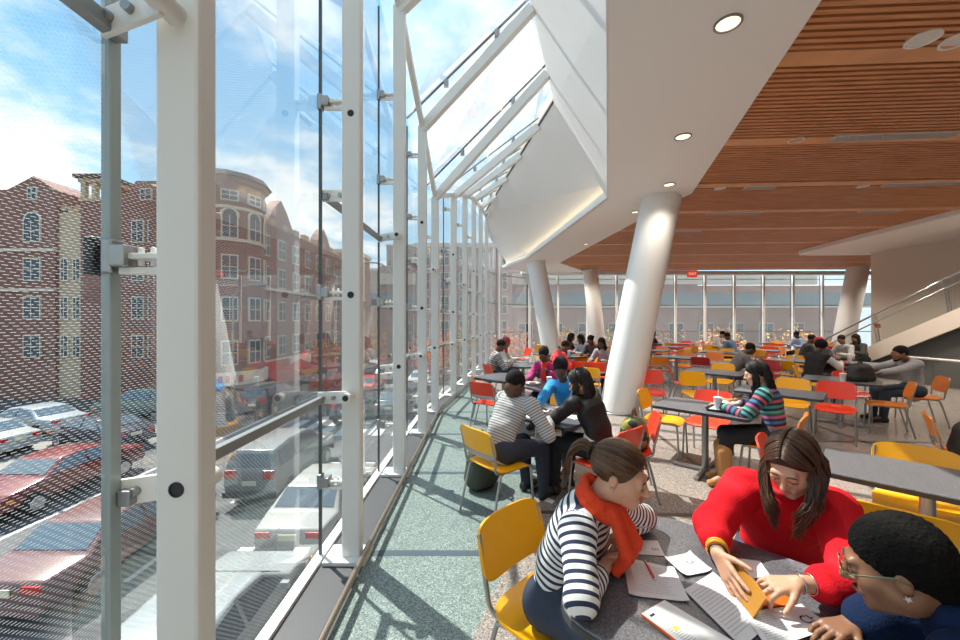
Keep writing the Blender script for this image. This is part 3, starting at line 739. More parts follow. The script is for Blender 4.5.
# autumn tree and stalls at the shops
m_or = [mat('leaf_orange', (.72,.25,.04), .8), mat('leaf_yellow', (.75,.45,.06), .8), mat('leaf_red', (.5,.08,.05), .8), mat('leaf_green', (.12,.16,.05), .8)]
def leafy(label, x, y, h, r, kinds, name='street_tree'):
    t = thing(name, label, 'tree', (x,y,GZ)); rr = random.Random(int(x*10+y))
    s = MB(); s.tube([(0,0,0),(.05,0,h*.5),(0,.05,h)], [.12,.09,.03], 8); s.build('trunk', mat('bark', (.10,.07,.05), .9), t, smooth=True)
    for k in kinds:
        s = MB()
        for _ in range(260):
            d = V((rr.gauss(0,1), rr.gauss(0,1), rr.gauss(0,.8))).normalized()*r*rr.random()**.4
            c = V((0,0,h))+d; q = Quaternion((rr.random()-.5, rr.random()-.5, rr.random()-.5, rr.random()-.5)).normalized().to_matrix()
            e = r*.085; s.add([c+q@V((-e,0,0)), c+q@V((0,-e*.5,.02)), c+q@V((e,0,0)), c+q@V((0,e*.5,.02))], [(0,1,2,3)])
        s.build('foliage', m_or[k], t)
leafy('small tree with orange and yellow leaves before the shops', -12.4, 31.0, 3.0, 1.1, (0,1,2))
for k, (x, y) in enumerate(((-1.5,33),(2.5,30),(6.5,31),(10.5,30),(15,31),(20,32),(25,31),(-3.5,29))):
    leafy('young street tree with %s leaves beyond the far glass wall, %s from the left' % (('yellow','brown red','orange','yellow','brown red','orange','yellow','orange')[k], ('second','third','fourth','fifth','sixth','seventh','eighth','first')[k]), x, y, 3.4, 1.9, ((1,3),(2,0),(0,1),(1,3),(2,3),(0,1),(1,0),(0,2))[k])
u = thing('market_umbrella', 'red and purple market umbrella by the shops', 'umbrella', (-13.6,29.2,GZ))
s = MB(); s.tube([(0,0,0),(0,0,2.6)], .03, 8); s.build('pole', m_grey_metal, u)
s = MB(); s.lathe([(1.3,2.1),(1.2,2.2),(.05,2.75),(.04,2.7),(1.2,2.12)], (0,0,0), 8); s.build('canopy', m_aw, u)
# ================================================================== FURNITURE
C_YEL = (.86,.40,.004); C_ORG = (.80,.22,.010); C_RED = (.74,.045,.012); C_DRED = (.42,.012,.015)
m_tube = mat('grey_steel_tube', (.36,.36,.35), .35, metal=.75)
m_plastic = {'yellow': mat('yellow_plastic', C_YEL, .35), 'orange': mat('orange_plastic', C_ORG, .35), 'red': mat('red_plastic', C_RED, .35), 'dark red': mat('dark_red_plastic', C_DRED, .35)}
def panel(fn, nu, nv, th):
    """closed curved sheet: fn(u, v) -> point, u and v in -1..1"""
    mb = MB(); top = [[fn(-1+2*i/nu, -1+2*j/nv) for j in range(nv+1)] for i in range(nu+1)]
    def nrm(i, j):
        a = top[min(i+1,nu)][j]-top[max(i-1,0)][j]; b = top[i][min(j+1,nv)]-top[i][max(j-1,0)]
        return a.cross(b).normalized()
    vs = [top[i][j] for i in range(nu+1) for j in range(nv+1)]
    vs2 = [top[i][j]-nrm(i,j)*th for i in range(nu+1) for j in range(nv+1)]
    n = len(vs); W = nv+1; f = []
    for i in range(nu):
        for j in range(nv):
            a, b, c, d = i*W+j, (i+1)*W+j, (i+1)*W+j+1, i*W+j+1
            f += [(a,b,c,d), (n+d,n+c,n+b,n+a)]
    ring = [i*W for i in range(nu+1)] + [nu*W+j for j in range(1,nv+1)] + [i*W+nv for i in range(nu-1,-1,-1)] + [j for j in range(nv-1,0,-1)]
    for k in range(len(ring)):
        a, b = ring[k], ring[(k+1) % len(ring)]; f.append((b, a, n+a, n+b))
    return mb.add(vs+vs2, f)
def squircle(u, v, p=5):
    """pull the corners of a square in"""
    k = max(abs(u), abs(v)); 
    if k < 1e-6: return u, v
    s = k/((abs(u)**p+abs(v)**p)**(1/p)); return u*s, v*s
def seat_fn(u, v):
    u, v = squircle(u, v); y = .21*v
    z = .452 - .012*(1-u*u)*(1-v*v) - (.035*((v-.55)/.45)**2 if v > .55 else 0) + (.022*((-v-.6)/.4)**2 if v < -.6 else 0)
    return V((.225*u, y, z))
def back_fn(u, v):
    u, v = squircle(u, v); z = .675 + .125*v
    return V((.225*u, -.235 - .06*v*.55 - .028*(1-u*u) + 0*z, z))
MESHC = {}
def chair_meshes():
    MESHC['seat'] = panel(seat_fn, 12, 12, .013).mesh('seat'); MESHC['back'] = panel(lambda u, v: back_fn(-u, v), 12, 8, .013).mesh('backrest')
    for k, (sx, front) in enumerate(((-1,1),(1,1),(-1,0),(1,0))):
        s = MB()
        if front: s.tube(smooth_path([(sx*.205,.10,.436),(sx*.207,.165,.430),(sx*.212,.195,.38),(sx*.222,.215,.006)],4), .0115, 8)
        else: s.tube(smooth_path([(sx*.205,-.06,.434),(sx*.207,-.14,.425),(sx*.213,-.175,.37),(sx*.226,-.265,.006)],4), .0115, 8)
        MESHC[f'leg{k}'] = s.mesh('leg')
    s = MB()
    for sx in (-1,1): s.tube(smooth_path([(sx*.195,.16,.430),(sx*.195,-.12,.430),(sx*.20,-.205,.455),(sx*.212,-.222,.55),(sx*.212,-.268,.76)],5), .0115, 8)
    for k in range(10):
        xa, xb = -.212+.0424*k, -.212+.0424*(k+1); yf = lambda x: -.2245-.028*(1-(x/.225)**2)
        s.bar((xa,yf(xa),.578),(xb,yf(xb),.578),.008,.036)
    MESHC['bframe'] = s.mesh('back_frame')
    s = MB(); s.tube([(-.205,.13,.431),(.205,.13,.431)], .010, 8); s.tube([(-.205,-.10,.431),(.205,-.10,.431)], .010, 8); MESHC['sframe'] = s.mesh('seat_frame')
    for k, me in MESHC.items():
        me.polygons.foreach_set('use_smooth', [True]*len(me.polygons)); me.set_sharp_from_angle(angle=SM)
        bm = bmesh.new(); bm.from_mesh(me); bmesh.ops.recalc_face_normals(bm, faces=bm.faces); bm.to_mesh(me); bm.free()
        if k not in ('seat','back'): me.materials.append(m_tube)
chair_meshes()
PROTO = {}
def proto_chair(color):
    if color in PROTO: return PROTO[color]
    d = {}
    for k in ('seat','back'):
        me = MESHC[k].copy(); me.materials.append(m_plastic[color]); d[k] = me
    PROTO[color] = d; return d
CHAIRS = []
def chair(x, y, deg, color, label, group=None):
    """deg: the way the sitter looks, counted from +X"""
    t = thing('cafeteria_chair', label, 'chair', (x, y, 0), math.radians(deg-90), group)
    d = proto_chair(color)
    for nm, me in (('seat',d['seat']),('backrest',d['back']),('leg',MESHC['leg0']),('leg',MESHC['leg1']),('leg',MESHC['leg2']),('leg',MESHC['leg3']),('back_frame',MESHC['bframe']),('seat_frame',MESHC['sframe'])):
        o = bpy.data.objects.new(nm, me); COL.objects.link(o); o.parent = t
    CHAIRS.append((x, y)); return t
def chair_px(px, py, deg, color, label):
    """back-top centre at px, py"""
    p = at(px, py, .80); a = math.radians(deg)
    return chair(p.x+.27*math.cos(a), p.y+.27*math.sin(a), deg, color, label)
m_lam = mat('grey_speckled_laminate', (.105,.105,.115), .30, spec=.5)
nt, b = nodes(m_lam); tc = N(nt,'ShaderNodeTexCoord'); nz = N(nt,'ShaderNodeTexNoise'); nz.inputs['Scale'].default_value = 190; nz.inputs['Detail'].default_value = 2
nt.links.new(tc.outputs['Object'], nz.inputs['Vector']); cr = N(nt,'ShaderNodeValToRGB'); nt.links.new(nz.outputs['Fac'], cr.inputs[0])
cr.color_ramp.elements[0].position = .35; cr.color_ramp.elements[0].color = (.07,.07,.078,1); cr.color_ramp.elements[1].position = .68; cr.color_ramp.elements[1].color = (.20,.20,.215,1)
nt.links.new(cr.outputs[0], b.inputs['Base Color'])
m_edge = mat('dark_table_edge', (.035,.035,.04), .45)
TABLES = []
def table(x, y, w, d, deg, label, r=.06, round_=False):
    t = thing('round_table' if round_ else 'cafeteria_table', label, 'table', (x, y, 0), math.radians(deg))
    poly = [(w/2*math.cos(2*PI*k/40), w/2*math.sin(2*PI*k/40)) for k in range(40)] if round_ else round_rect(w, d, r)
    s = MB(); s.prism(poly, .712, .740); s.build('tabletop', m_lam, t, bevel=.004)
    s = MB(); s.prism([(px*1.004, py*1.004) for px, py in poly], .706, .733); s.build('edge_band', m_edge, t)
    s = MB(); s.tube([(0,0,.03),(0,0,.70)], .036, 16); s.build('post', m_tube, t, smooth=SM)
    s = MB(); s.box((0,0,.70), (.40,.40,.012)); s.build('mounting_plate', m_edge, t)
    for k in range(4):
        a = PI/4*0 + PI/2*k; dx, dy = math.cos(a), math.sin(a); s = MB()
        s.add([], []); s.bar((dx*.02,dy*.02,.035),(dx*.34,dy*.34,.020),.05,.028); s.tube([(dx*.32,dy*.32,0),(dx*.32,dy*.32,.012)], .02, 10)
        s.build('foot', m_tube, t, bevel=.004)
    TABLES.append((x, y, w, d)); return t
# the named tables
table(.888,1.317, .92,.95, 45, 'dark grey table in the foreground covered with papers', .14)
table(2.79,2.40, .98,.66, -45, 'empty grey table at the right behind the red sweater woman', .05)
table(2.55,4.36, .95,.68, -45, 'grey table with the lunch tray and white cup', .05)
table(.72,4.08, .72,.95, 45, 'grey table shared by the three students near the window', .06)
table(4.12,5.30, .95,.68, -45, 'empty grey table just behind the striped sweater girl', .05)
table(5.95,6.35, .95,.72, -45, 'grey table in front of the man in the grey pullover', .05)
table(4.45,7.3, .95,.72, -45, 'empty dark table between the yellow and red chairs right of the big column', .05)
table(5.25,10.3, .95,.72, -45, 'grey table behind the yellow chair, fourth row right of the big column', .05)
table(5.9,8.75, .95,.72, -45, 'grey table before the young man in grey leaning forward', .05)
table(7.35,11.8, .95,.72, -45, 'grey table in front of the person in denim blue', .05)
table(.42,6.65, .85,.85, 45, 'brownish grey table with rounded corners beside the orange and red chairs at the window', .2)
table(.95,8.5, .95,.95, 0, 'round dark table where two people sit by the window', round_=True)
table(.98,5.86, .72,.80, 30, 'table with a white cup in front of the woman in magenta', .06)
table(2.6,10.6, .95,.72, 20, 'table behind the red hooded person, left of the big column', .05)
table(7.6,9.4, .95,.72, -45, 'grey table left of the person in the black vest', .05)
table(8.6,8.9, .95,.72, -45, 'pale lit table in front of the black vest person', .05)
table(2.0,11.2, .9,.9, 0, 'round table far back by the left leaning column', round_=True)
# the named chairs
chair(.335,1.685,-45,'yellow','yellow chair in the left foreground under the woman in navy stripes')
chair(.17,3.47,38,'yellow','yellow chair the man in the grey striped pullover sits on')
chair(1.47,1.90,225,'yellow','yellow chair hidden under the woman in the red sweater')
chair(2.25,2.08,45,'yellow','yellow chair seen from behind between the foreground table and the empty right table')
chair(2.99,2.62,225,'yellow','yellow chair facing us on the far side of the empty right table')
chair(1.60,.66,135,'yellow','yellow chair under the student in navy at the right edge')
chair_px(762,436,-42,'red','red chair seen edge on just behind the red sweater woman')
chair(2.98,3.97,135,'orange','orange chair the girl in the striped sweater sits on')
chair(2.86,4.84,225,'red','red chair on the far side of the lunch tray table')
chair_px(643,389,-40,'yellow','yellow chair at the left end of the lunch tray table, by the big column foot')
chair_px(656,413.5,165,'red','red chair with a green patterned bag on it')
chair(1.12,3.50,128,'red','red chair the girl in the black jacket sits on')
chair_px(473,374,5,'orange','orange chair against the window rail at the brownish table')
chair_px(481,382,55,'red','red chair nearest the window, before the brownish table')
chair_px(487,364,25,'red','red chair with low back before the two people by the window')
chair_px(528,348,200,'red','small red chair beyond the table of the two people by the window')
chair_px(541,345,250,'yellow','small yellow chair by the foot of the left leaning column')
chair_px(583,354,225,'orange','orange chair left of the big column, third row back')
chair_px(595,357,180,'orange','orange chair touching the left outline of the big column')
chair_px(596,362,60,'red','red chair close to the left side of the big column')
chair_px(575,361,60,'red','bright red chair behind the student in the blue hoodie')
chair_px(588,367.5,70,'yellow','yellow chair behind the student in the blue hoodie, left of the big column')
chair_px(650,370,250,'red','bright red chair just right of the big column, facing us')
chair_px(669,365,-20,'red','red chair with its seat to the right, second right of the big column')
chair_px(659,357,60,'orange','orange chair right of the big column, fourth row')
chair_px(692,371.5,262,'yellow','bright yellow chair facing us behind the lunch tray table')
chair_px(723,363,225,'yellow','yellow chair behind the empty dark table right of the big column')
chair_px(700,357,45,'dark red','dark red chair seen from behind at the middle of the hall')
chair_px(836,381.5,225,'red','big red chair at the right, before the table of the man in grey')
chair_px(912,382,142,'orange','orange chair in profile at the right in front of the man in the grey pullover')
chair_px(848,371,235,'red','red chair on the far side of the table with the black backpack')
chair_px(793,378,225,'yellow','yellow chair behind the shoulder of the striped sweater girl')
chair_px(928,413,-42,'orange','orange chair with a black bag at the right picture edge')
chair(7.32,6.42,150,'orange','orange chair the man in the grey pullover sits on')
chair_px(715,352,225,'orange','orange chair in front of the person in denim blue')
chair_px(711,345,250,'yellow','yellow chair far back beside the person in denim blue')
chair_px(795,365,-45,'yellow','yellow chair left of the person in the black vest')
chair_px(769,360,225,'dark red','dark red chair behind the head of the striped sweater girl')
chair(.98,4.78,235,'yellow','yellow chair under the student in the blue hoodie')
chair(1.12,6.32,235,'orange','orange chair under the woman in magenta')
# the rest of the hall, table by table
rr = random.Random(5); ORD = ('first','second','third','fourth','fifth','sixth','seventh','eighth','ninth','tenth')
rows = [(12.6,[3.6,5.6,9.2,11.0]), (14.3,[3.3,5.2,7.0,8.9,10.9,13.0]), (16.2,[4.2,6.4,8.4,10.4,12.4,14.4])]
rown = ('third last row', 'second last row', 'last row')
def side(deg): return {45:'near left', 225:'far right', -45:'far left', 135:'near right'}[deg]
extra = [(5.25,10.3,'the fourth row table right of the big column'),(7.35,11.8,'the table of the person in denim blue'),(5.9,8.75,'the table of the young man in grey'),(2.6,10.6,'the table behind the red hooded person'),(7.6,9.4,'the table left of the black vest person'),(4.45,7.3,'the empty dark table right of the big column')]
for y, xs in rows:
    for k, x in enumerate(xs):
        nm = f'the {ORD[k]} table from left, {rown[[r[0] for r in rows].index(y)]} before glass'
        table(x, y, .95, .72, -45, 'small grey '+nm[4:].replace('table from','table counted from'), .05); extra.append((x, y, nm))
for x, y, nm in extra:
    for deg in (45,225,-45,135):
        a = math.radians(deg); px_, py_ = x-.66*math.cos(a), y-.66*math.sin(a)
        if any((px_-q[0])**2+(py_-q[1])**2 < .5 for q in CHAIRS): continue
        if any((px_-q[0])**2+(py_-q[1])**2 < .5 for q in ((2.6,7.25),(2.78,14.4),(5.45,17.6),(15.7,16.8),(2.0,11.2),(2.2,11.4))): continue
        c = rr.choice(['red','yellow','orange','red'])
        chair(px_, py_, deg+rr.uniform(-12,12), c, f'small {c} chair {side(deg)} of {nm}')
# ================================================================== SOFT SURFACES (bodies, clothes, hair)
def cap(a, b, r1, r2, k=.02, flat=None, tag=0, sub=False, s0=0.0, sax=None):
    return dict(t='cap', a=np.array(a, float), b=np.array(b, float), r1=r1, r2=r2, k=k, flat=flat, tag=tag, sub=sub, s0=s0, sax=sax)
def ell(c, r, R=None, k=.02, tag=0, sub=False):
    return dict(t='ell', c=np.array(c, float), r=np.array(r, float), R=None if R is None else np.array(R, float), k=k, tag=tag, sub=sub, s0=0.0)
def cut(o, n, k=.004):
    return dict(t='cut', o=np.array(o, float), n=np.array(n, float)/np.linalg.norm(n), k=k, tag=0, sub=True)
def prim_d(p, X):
    if p['t'] == 'cap':
        pa = X - p['a']; ba = p['b'] - p['a']; h = np.clip((pa @ ba)/max(ba @ ba, 1e-9), 0, 1)
        q = pa - h[..., None]*ba
        if p['flat'] is not None:
            n, f = p['flat']; n = np.array(n, float); n /= np.linalg.norm(n)
            q = q + (q @ n)[..., None]*n*(1/f-1)
            d = np.sqrt((q*q).sum(-1)) - (p['r1']+(p['r2']-p['r1'])*h); return d*min(1, (1+f)/2), h
        return np.sqrt((q*q).sum(-1)) - (p['r1']+(p['r2']-p['r1'])*h), h
    if p['t'] == 'ell':
        q = X - p['c']
        if p['R'] is not None: q = q @ p['R']
        k0 = np.sqrt(((q/p['r'])**2).sum(-1)); k1 = np.sqrt(((q/p['r']**2)**2).sum(-1))
        return k0*(k0-1)/np.maximum(k1, 1e-6), np.zeros(q.shape[:-1])
    return (X - p['o']) @ p['n'], None
def bounds(p):
    if p['t'] == 'cap':
        f = max(1, p['flat'][1]) if p['flat'] is not None else 1
        a, b = p['a'], p['b']; r1, r2 = p['r1']*f, p['r2']*f
        return np.minimum(a-r1, b-r2), np.maximum(a+r1, b+r2)
    if p['t'] == 'ell': r = p['r'].max(); return p['c']-r, p['c']+r
    return None
def fold_noise(X, seed, freq, n=7):
    g = np.random.default_rng(seed); out = np.zeros(len(X))
    for i in range(n):
        d = g.normal(size=3); d /= np.linalg.norm(d); f = freq*(1+.9*i/n)
        out += np.sin(X @ d*f*6.283 + g.uniform(0, 6.28) + 1.3*np.sin(X @ np.roll(d, 1)*f*3.1))
    return out/n
def sdf_mesh(name, prims, vox, mats, parent=None, folds=None, tags=None, stripe=False, smooth=0):
    solid = [p for p in prims if not p['sub']]
    B = [bounds(p) for p in solid]; lo = np.min([b[0] for b in B], 0)-vox*3; hi = np.max([b[1] for b in B], 0)+vox*3
    n = np.ceil((hi-lo)/vox).astype(int)+1
    D = np.full(n, 9.0, np.float32)
    ax = [lo[i]+vox*np.arange(n[i]) for i in range(3)]
    for p in prims:
        b = bounds(p)
        if b is None: i0, i1 = np.zeros(3, int), n
        else:
            m = p['k']*1.5+vox*3
            i0 = np.clip(np.floor((b[0]-m-lo)/vox).astype(int), 0, n); i1 = np.clip(np.ceil((b[1]+m-lo)/vox).astype(int)+1, 0, n)
        if (i1 <= i0).any(): continue
        sl = tuple(slice(a, c) for a, c in zip(i0, i1))
        X = np.stack(np.meshgrid(*[ax[i][i0[i]:i1[i]] for i in range(3)], indexing='ij'), -1)
        d, _ = prim_d(p, X); d = d.astype(np.float32); o = D[sl]; k = max(p['k'], 1e-5)
        if p['sub']:
            dd = d if p['t'] == 'cut' else -d
            h = np.clip(.5-.5*(o-dd)/k, 0, 1) if False else None
            h = np.maximum(k-np.abs(o-dd), 0)/k; D[sl] = np.maximum(o, dd)+h*h*k*.25
        else:
            h = np.maximum(k-np.abs(o-d), 0)/k; D[sl] = np.minimum(o, d)-h*h*k*.25
    if folds is not None:
        amp, freq, seed = folds
        idx = np.argwhere(np.abs(D) < vox*3+amp)
        X = lo+idx*vox; D[tuple(idx.T)] += (amp*fold_noise(X, seed, freq)).astype(np.float32)
    S = D < 0
    c = np.zeros(n-1, np.int8)
    for i in (0,1):
        for j in (0,1):
            for k in (0,1): c += S[i:n[0]-1+i, j:n[1]-1+j, k:n[2]-1+k]
    act = np.argwhere((c > 0) & (c < 8)); ids = np.full(n-1, -1, np.int64); ids[tuple(act.T)] = np.arange(len(act))
    corner = np.array([(i,j,k) for i in (0,1) for j in (0,1) for k in (0,1)])
    vals = np.stack([D[tuple((act+cc).T)] for cc in corner], 1).astype(float)
    P = np.zeros((len(act), 3)); W = np.zeros(len(act))
    for a in range(8):
        for bq in range(a+1, 8):
            if np.abs(corner[a]-corner[bq]).sum() != 1: continue
            va, vb = vals[:, a], vals[:, bq]; m = (va < 0) != (vb < 0)
            t = np.where(m, va/np.where(m, va-vb, 1), 0)
            P += np.where(m[:, None], corner[a]+(corner[bq]-corner[a])*t[:, None], 0); W += m
    P = (act + P/W[:, None])*vox + lo
    faces = []
    for axis in range(3):
        o1, o2 = [(1,2),(2,0),(0,1)][axis]
        sl0 = [slice(None)]*3; sl1 = [slice(None)]*3; sl0[axis] = slice(0, -1); sl1[axis] = slice(1, None)
        A, Bq = S[tuple(sl0)], S[tuple(sl1)]; e = np.argwhere(A != Bq)
        e = e[(e[:, o1] > 0) & (e[:, o2] > 0) & (e[:, o1] < n[o1]-1) & (e[:, o2] < n[o2]-1)]
        ins = A[tuple(e.T)]
        def cid(d1, d2):
            q = e.copy(); q[:, o1] -= d1; q[:, o2] -= d2; return ids[tuple(q.T)]
        q = np.stack([cid(1,1), cid(0,1), cid(0,0), cid(1,0)], 1)
        q[~ins] = q[~ins][:, ::-1]; faces.append(q)
    F = np.concatenate(faces); F = F[(F >= 0).all(1)]
    me = bpy.data.meshes.new(name)
    me.vertices.add(len(P)); me.vertices.foreach_set('co', P.astype(np.float32).ravel())
    me.loops.add(F.size); me.loops.foreach_set('vertex_index', F.ravel().astype(np.int32))
    me.polygons.add(len(F)); me.polygons.foreach_set('loop_start', np.arange(0, F.size, 4, dtype=np.int32)); me.polygons.foreach_set('loop_total', np.full(len(F), 4, np.int32))
    me.update(calc_edges=True); me.validate()
    me.polygons.foreach_set('use_smooth', np.ones(len(me.polygons), bool))
    for m in (mats if isinstance(mats, (list, tuple)) else [mats]): me.materials.append(m)
    if (isinstance(mats, (list, tuple)) and len(mats) > 1) or stripe:
        best = np.full(len(P), 9.); tg = np.zeros(len(P), int); st = np.zeros(len(P))
        for p in solid:
            d, h = prim_d(p, P); m = d < best; best[m] = d[m]; tg[m] = p['tag']
            if stripe and p['t'] == 'cap':
                if p['sax'] is not None: st[m] = (P[m]-p['sax'][0]) @ p['sax'][1]
                else: ba = p['b']-p['a']; st[m] = p['s0'] + (P[m]-p['a']) @ (ba/np.linalg.norm(ba))
            elif stripe: st[m] = p['s0'] + (P[m]-p['c'])[:, 2]
        if stripe:
            at_ = me.attributes.new('stripe', 'FLOAT', 'POINT'); at_.data.foreach_set('value', st.astype(np.float32))
        if isinstance(mats, (list, tuple)) and len(mats) > 1:
            me.polygons.foreach_set('material_index', tg[F[:, 0]].astype(np.int32))
    o = bpy.data.objects.new(name, me); COL.objects.link(o)
    if smooth:
        md = o.modifiers.new('smooth', 'SMOOTH'); md.iterations = smooth; md.factor = .5
    if parent: adopt(o, parent)
    return o
# ================================================================== PEOPLE
m_skin = {'fair': mat('skin_fair', (.60,.315,.20), .5, sss=.12), 'tan': mat('skin_tan', (.42,.21,.12), .5, sss=.1), 'brown': mat('skin_brown', (.23,.105,.055), .45, sss=.06), 'dark': mat('skin_dark', (.10,.045,.025), .45, sss=.04)}
m_hair = {'black': mat('hair_black', (.010,.008,.008), .75, spec=.2, bump=(160,.5)), 'brown': mat('hair_brown', (.055,.026,.012), .38), 'chestnut': mat('hair_chestnut', (.10,.045,.018), .38)}
m_lip = mat('lip_pink', (.50,.15,.13), .4); m_lipd = mat('lip_brown', (.25,.08,.06), .4); m_eye = mat('eye_white', (.75,.73,.70), .25); m_iris = mat('iris_dark', (.03,.018,.01), .2)
m_brow = mat('eyebrow_brown', (.07,.035,.02), .7); m_nail = mat('nail_red', (.55,.05,.06), .25)
m_denim = mat('dark_denim', (.025,.035,.06), .8, bump=(300,.2)); m_blackc = mat('black_cloth', (.014,.014,.016), .8); m_shoe = mat('black_shoe', (.02,.02,.02), .5)
def cloth(name, c, rough=.85): return mat(name, c, rough, bump=(140,.25), sheen=.15)
def striped(name, cols, period, widths=None, rough=.85):
    """bands that follow the knit: the stripe attribute runs along body and sleeves in metres"""
    m = mat(name, cols[0], rough, bump=(140,.2)); nt, b = nodes(m)
    a = N(nt, 'ShaderNodeAttribute'); a.attribute_name = 'stripe'
    f = math_node(nt, 'FRACT', math_node(nt, 'DIVIDE', a.outputs['Fac'], period))
    cr = N(nt, 'ShaderNodeValToRGB'); cr.color_ramp.interpolation = 'CONSTANT'; el = cr.color_ramp.elements
    n = len(cols); w = widths or [1/n]*n; pos = 0
    for i, c in enumerate(cols):
        e = el[i] if i < 2 else el.new(pos)
        e.position = pos; e.color = (*c, 1); pos += w[i]
    nt.links.new(f, cr.inputs[0]); nt.links.new(cr.outputs[0], b.inputs['Base Color']); return m
def vec(*a): return np.array(a, float)
def unit(v): v = np.array(v, float); return v/np.linalg.norm(v)
def ik(a, b, l1, l2, hint):
    d = b-a; L = np.linalg.norm(d); Lc = min(L, (l1+l2)*.995); u = d/L
    b = a+u*Lc; x = (l1*l1-l2*l2+Lc*Lc)/(2*Lc); h = math.sqrt(max(l1*l1-x*x, 0))
    hp = hint-u*(hint @ u); hp = unit(hp); return a+u*x+hp*h, b
def head_prims(C, R, sc=1.0, lid=True):
    def w(x, y, z): return C + R @ (np.array([x, y, z])*sc)
    def E(c, r, k=.02, sub=False, tag=0): return ell(w(*c), np.array(r)*sc, R, k*sc, tag, sub)
    def K(a, b, r1, r2, k=.015): return cap(w(*a), w(*b), r1*sc, r2*sc, k*sc)
    p = [E((0,-.018,.032),(.074,.094,.086)), E((0,.028,-.03),(.059,.062,.082),.03), E((0,.045,-.082),(.036,.040,.030),.03), E((0,.076,-.100),(.016,.014,.014),.02)]
    for s in (-1,1):
        p += [E((s*.036,.058,-.028),(.026,.026,.026),.025), E((s*.050,-.002,-.060),(.022,.035,.035),.03)]
    p += [K((-.034,.084,.024),(.034,.084,.024),.010,.010,.02)]
    for s in (-1,1): p.append(E((s*.030,.102,.004),(.017,.014,.010),.012,True))
    for s in (-1,1): p.append(E((s*.0305,.083,.003),(.0155,.0125,.0125),.004))
    p += [K((0,.090,.012),(0,.113,-.026),.0075,.0115,.012), K((-.012,.100,-.030),(.012,.100,-.030),.0075,.0075,.008)]
    p += [K((-.020,.088,-.060),(.020,.088,-.060),.009,.009,.012)]
    for s in (-1,1):
        p.append(ell(w(s*.076,-.008,-.008), vec(.008,.017,.027)*sc, R, .008*sc)); p.append(ell(w(s*.086,-.004,-.005), vec(.006,.008,.013)*sc, R, .004*sc, 0, True))
    return p
def head_R(fwd, up_hint=(0,0,1), roll=0):
    y = unit(fwd); x = unit(np.cross(y, up_hint)); z = np.cross(x, y); R = np.stack([x, y, z], 1)
    if roll: c, s = math.cos(roll), math.sin(roll); R = R @ np.array([[c,0,s],[0,1,0],[-s,0,c]])
    return R
def hand_prims(wr, d, nrm, side, curl=(.35,.3,.3,.4), thumb=.6, spread=.12, sc=1.0, k=.006, tag=0):
    """five-fingered hand: d points from wrist to knuckles, nrm is the way the palm looks, side +1 if the thumb lies towards d x nrm"""
    d = unit(d); nrm = unit(nrm - d*(np.array(nrm) @ d)); t = np.cross(d, nrm)*side      # towards the thumb
    P = []; kn = []
    for i, off in enumerate((.030,.010,-.011,-.030)):
        base = wr + d*.012*sc + t*off*.55*sc; q = wr + d*(.088-.006*abs(i-1.2))*sc + t*off*sc; kn.append(q)
        P.append(cap(base, q, .0135*sc, .0105*sc, .012, tag=tag))
    for i, L in enumerate((.072,.080,.074,.058)):
        a = spread*(1.3-i); dd = unit(d*math.cos(a)+t*math.sin(a)); q = kn[i]; ang = 0; c = curl[i]
        for j, fr in enumerate((.46,.30,.24)):
            ang += c*(1.0,1.15,.7)[j]; v = dd*math.cos(ang)+nrm*math.sin(ang); e = q+v*L*fr*sc
            P.append(cap(q, e, (.0092,.0084,.0076)[j]*sc, (.0084,.0076,.0064)[j]*sc, .003, tag=tag)); q = e
        tip = q
    q = wr + d*.022*sc + t*.022*sc; v = unit(d*math.cos(.75)+t*math.sin(.75)+nrm*.25)
    for j, L in enumerate((.042,.032,.026)):
        e = q+v*L*sc; P.append(cap(q, e, (.014,.0105,.0088)[j]*sc, (.0105,.0088,.0072)[j]*sc, .006 if j == 0 else .003, tag=tag)); q = e
        v = unit(v+d*thumb*.5+nrm*thumb*.35)
    return P
def pose(x, y, deg, lean=.35, pz=.545, sc=1.0, head=None, face=None, pitch=.35, yaw=0, hands=None, elbows=None, sh_w=.165, knees=None, slouch=.03, feet=None, hl=None):
    a = math.radians(deg); F = vec(math.cos(a), math.sin(a), 0); R = vec(math.sin(a), -math.cos(a), 0); Z = vec(0,0,1)
    J = dict(F=F, R=R, sc=sc); J['pel'] = vec(x, y, pz)
    up = F*math.sin(lean)+Z*math.cos(lean); J['up'] = up
    J['waist'] = J['pel']+up*.17*sc - F*slouch; J['chest'] = J['pel']+up*.34*sc - F*slouch*.8; J['neck'] = J['pel']+up*.49*sc
    hl = lean*1.1+.12 if hl is None else hl
    J['head'] = J['neck']+(F*math.sin(hl)+Z*math.cos(hl))*.185*sc if head is None else np.array(head, float)
    if face is None:
        c, s = math.cos(yaw), math.sin(yaw); h = F*c - R*s; face = h*math.cos(pitch)-Z*math.sin(pitch)
    J['HR'] = head_R(face)
    for s, n in ((1,'R'),(-1,'L')):
        J['sh'+n] = J['neck']+R*s*sh_w*sc - up*.055*sc; J['hip'+n] = J['pel']+R*s*.085*sc
        kn = J['hip'+n]+F*.42*sc + R*s*.03; kn[2] = .50
        if knees: kn = np.array(knees[0 if s > 0 else 1], float)
        J['kn'+n] = kn; an = kn+F*.03; an[2] = .095; 
        if feet: an = np.array(feet[0 if s > 0 else 1], float)
        J['an'+n] = an
        w = J['pel']+F*.44+R*s*.12 if hands is None else np.array(hands[0 if s > 0 else 1], float)
        if hands is None: w[2] = .775
        if elbows is not None: J['el'+n] = np.array(elbows[0 if s > 0 else 1], float); J['wr'+n] = w
        else: J['el'+n], J['wr'+n] = ik(J['sh'+n], w, .285*sc, .25*sc, R*s*.7-Z*.8-F*.2)
    return J
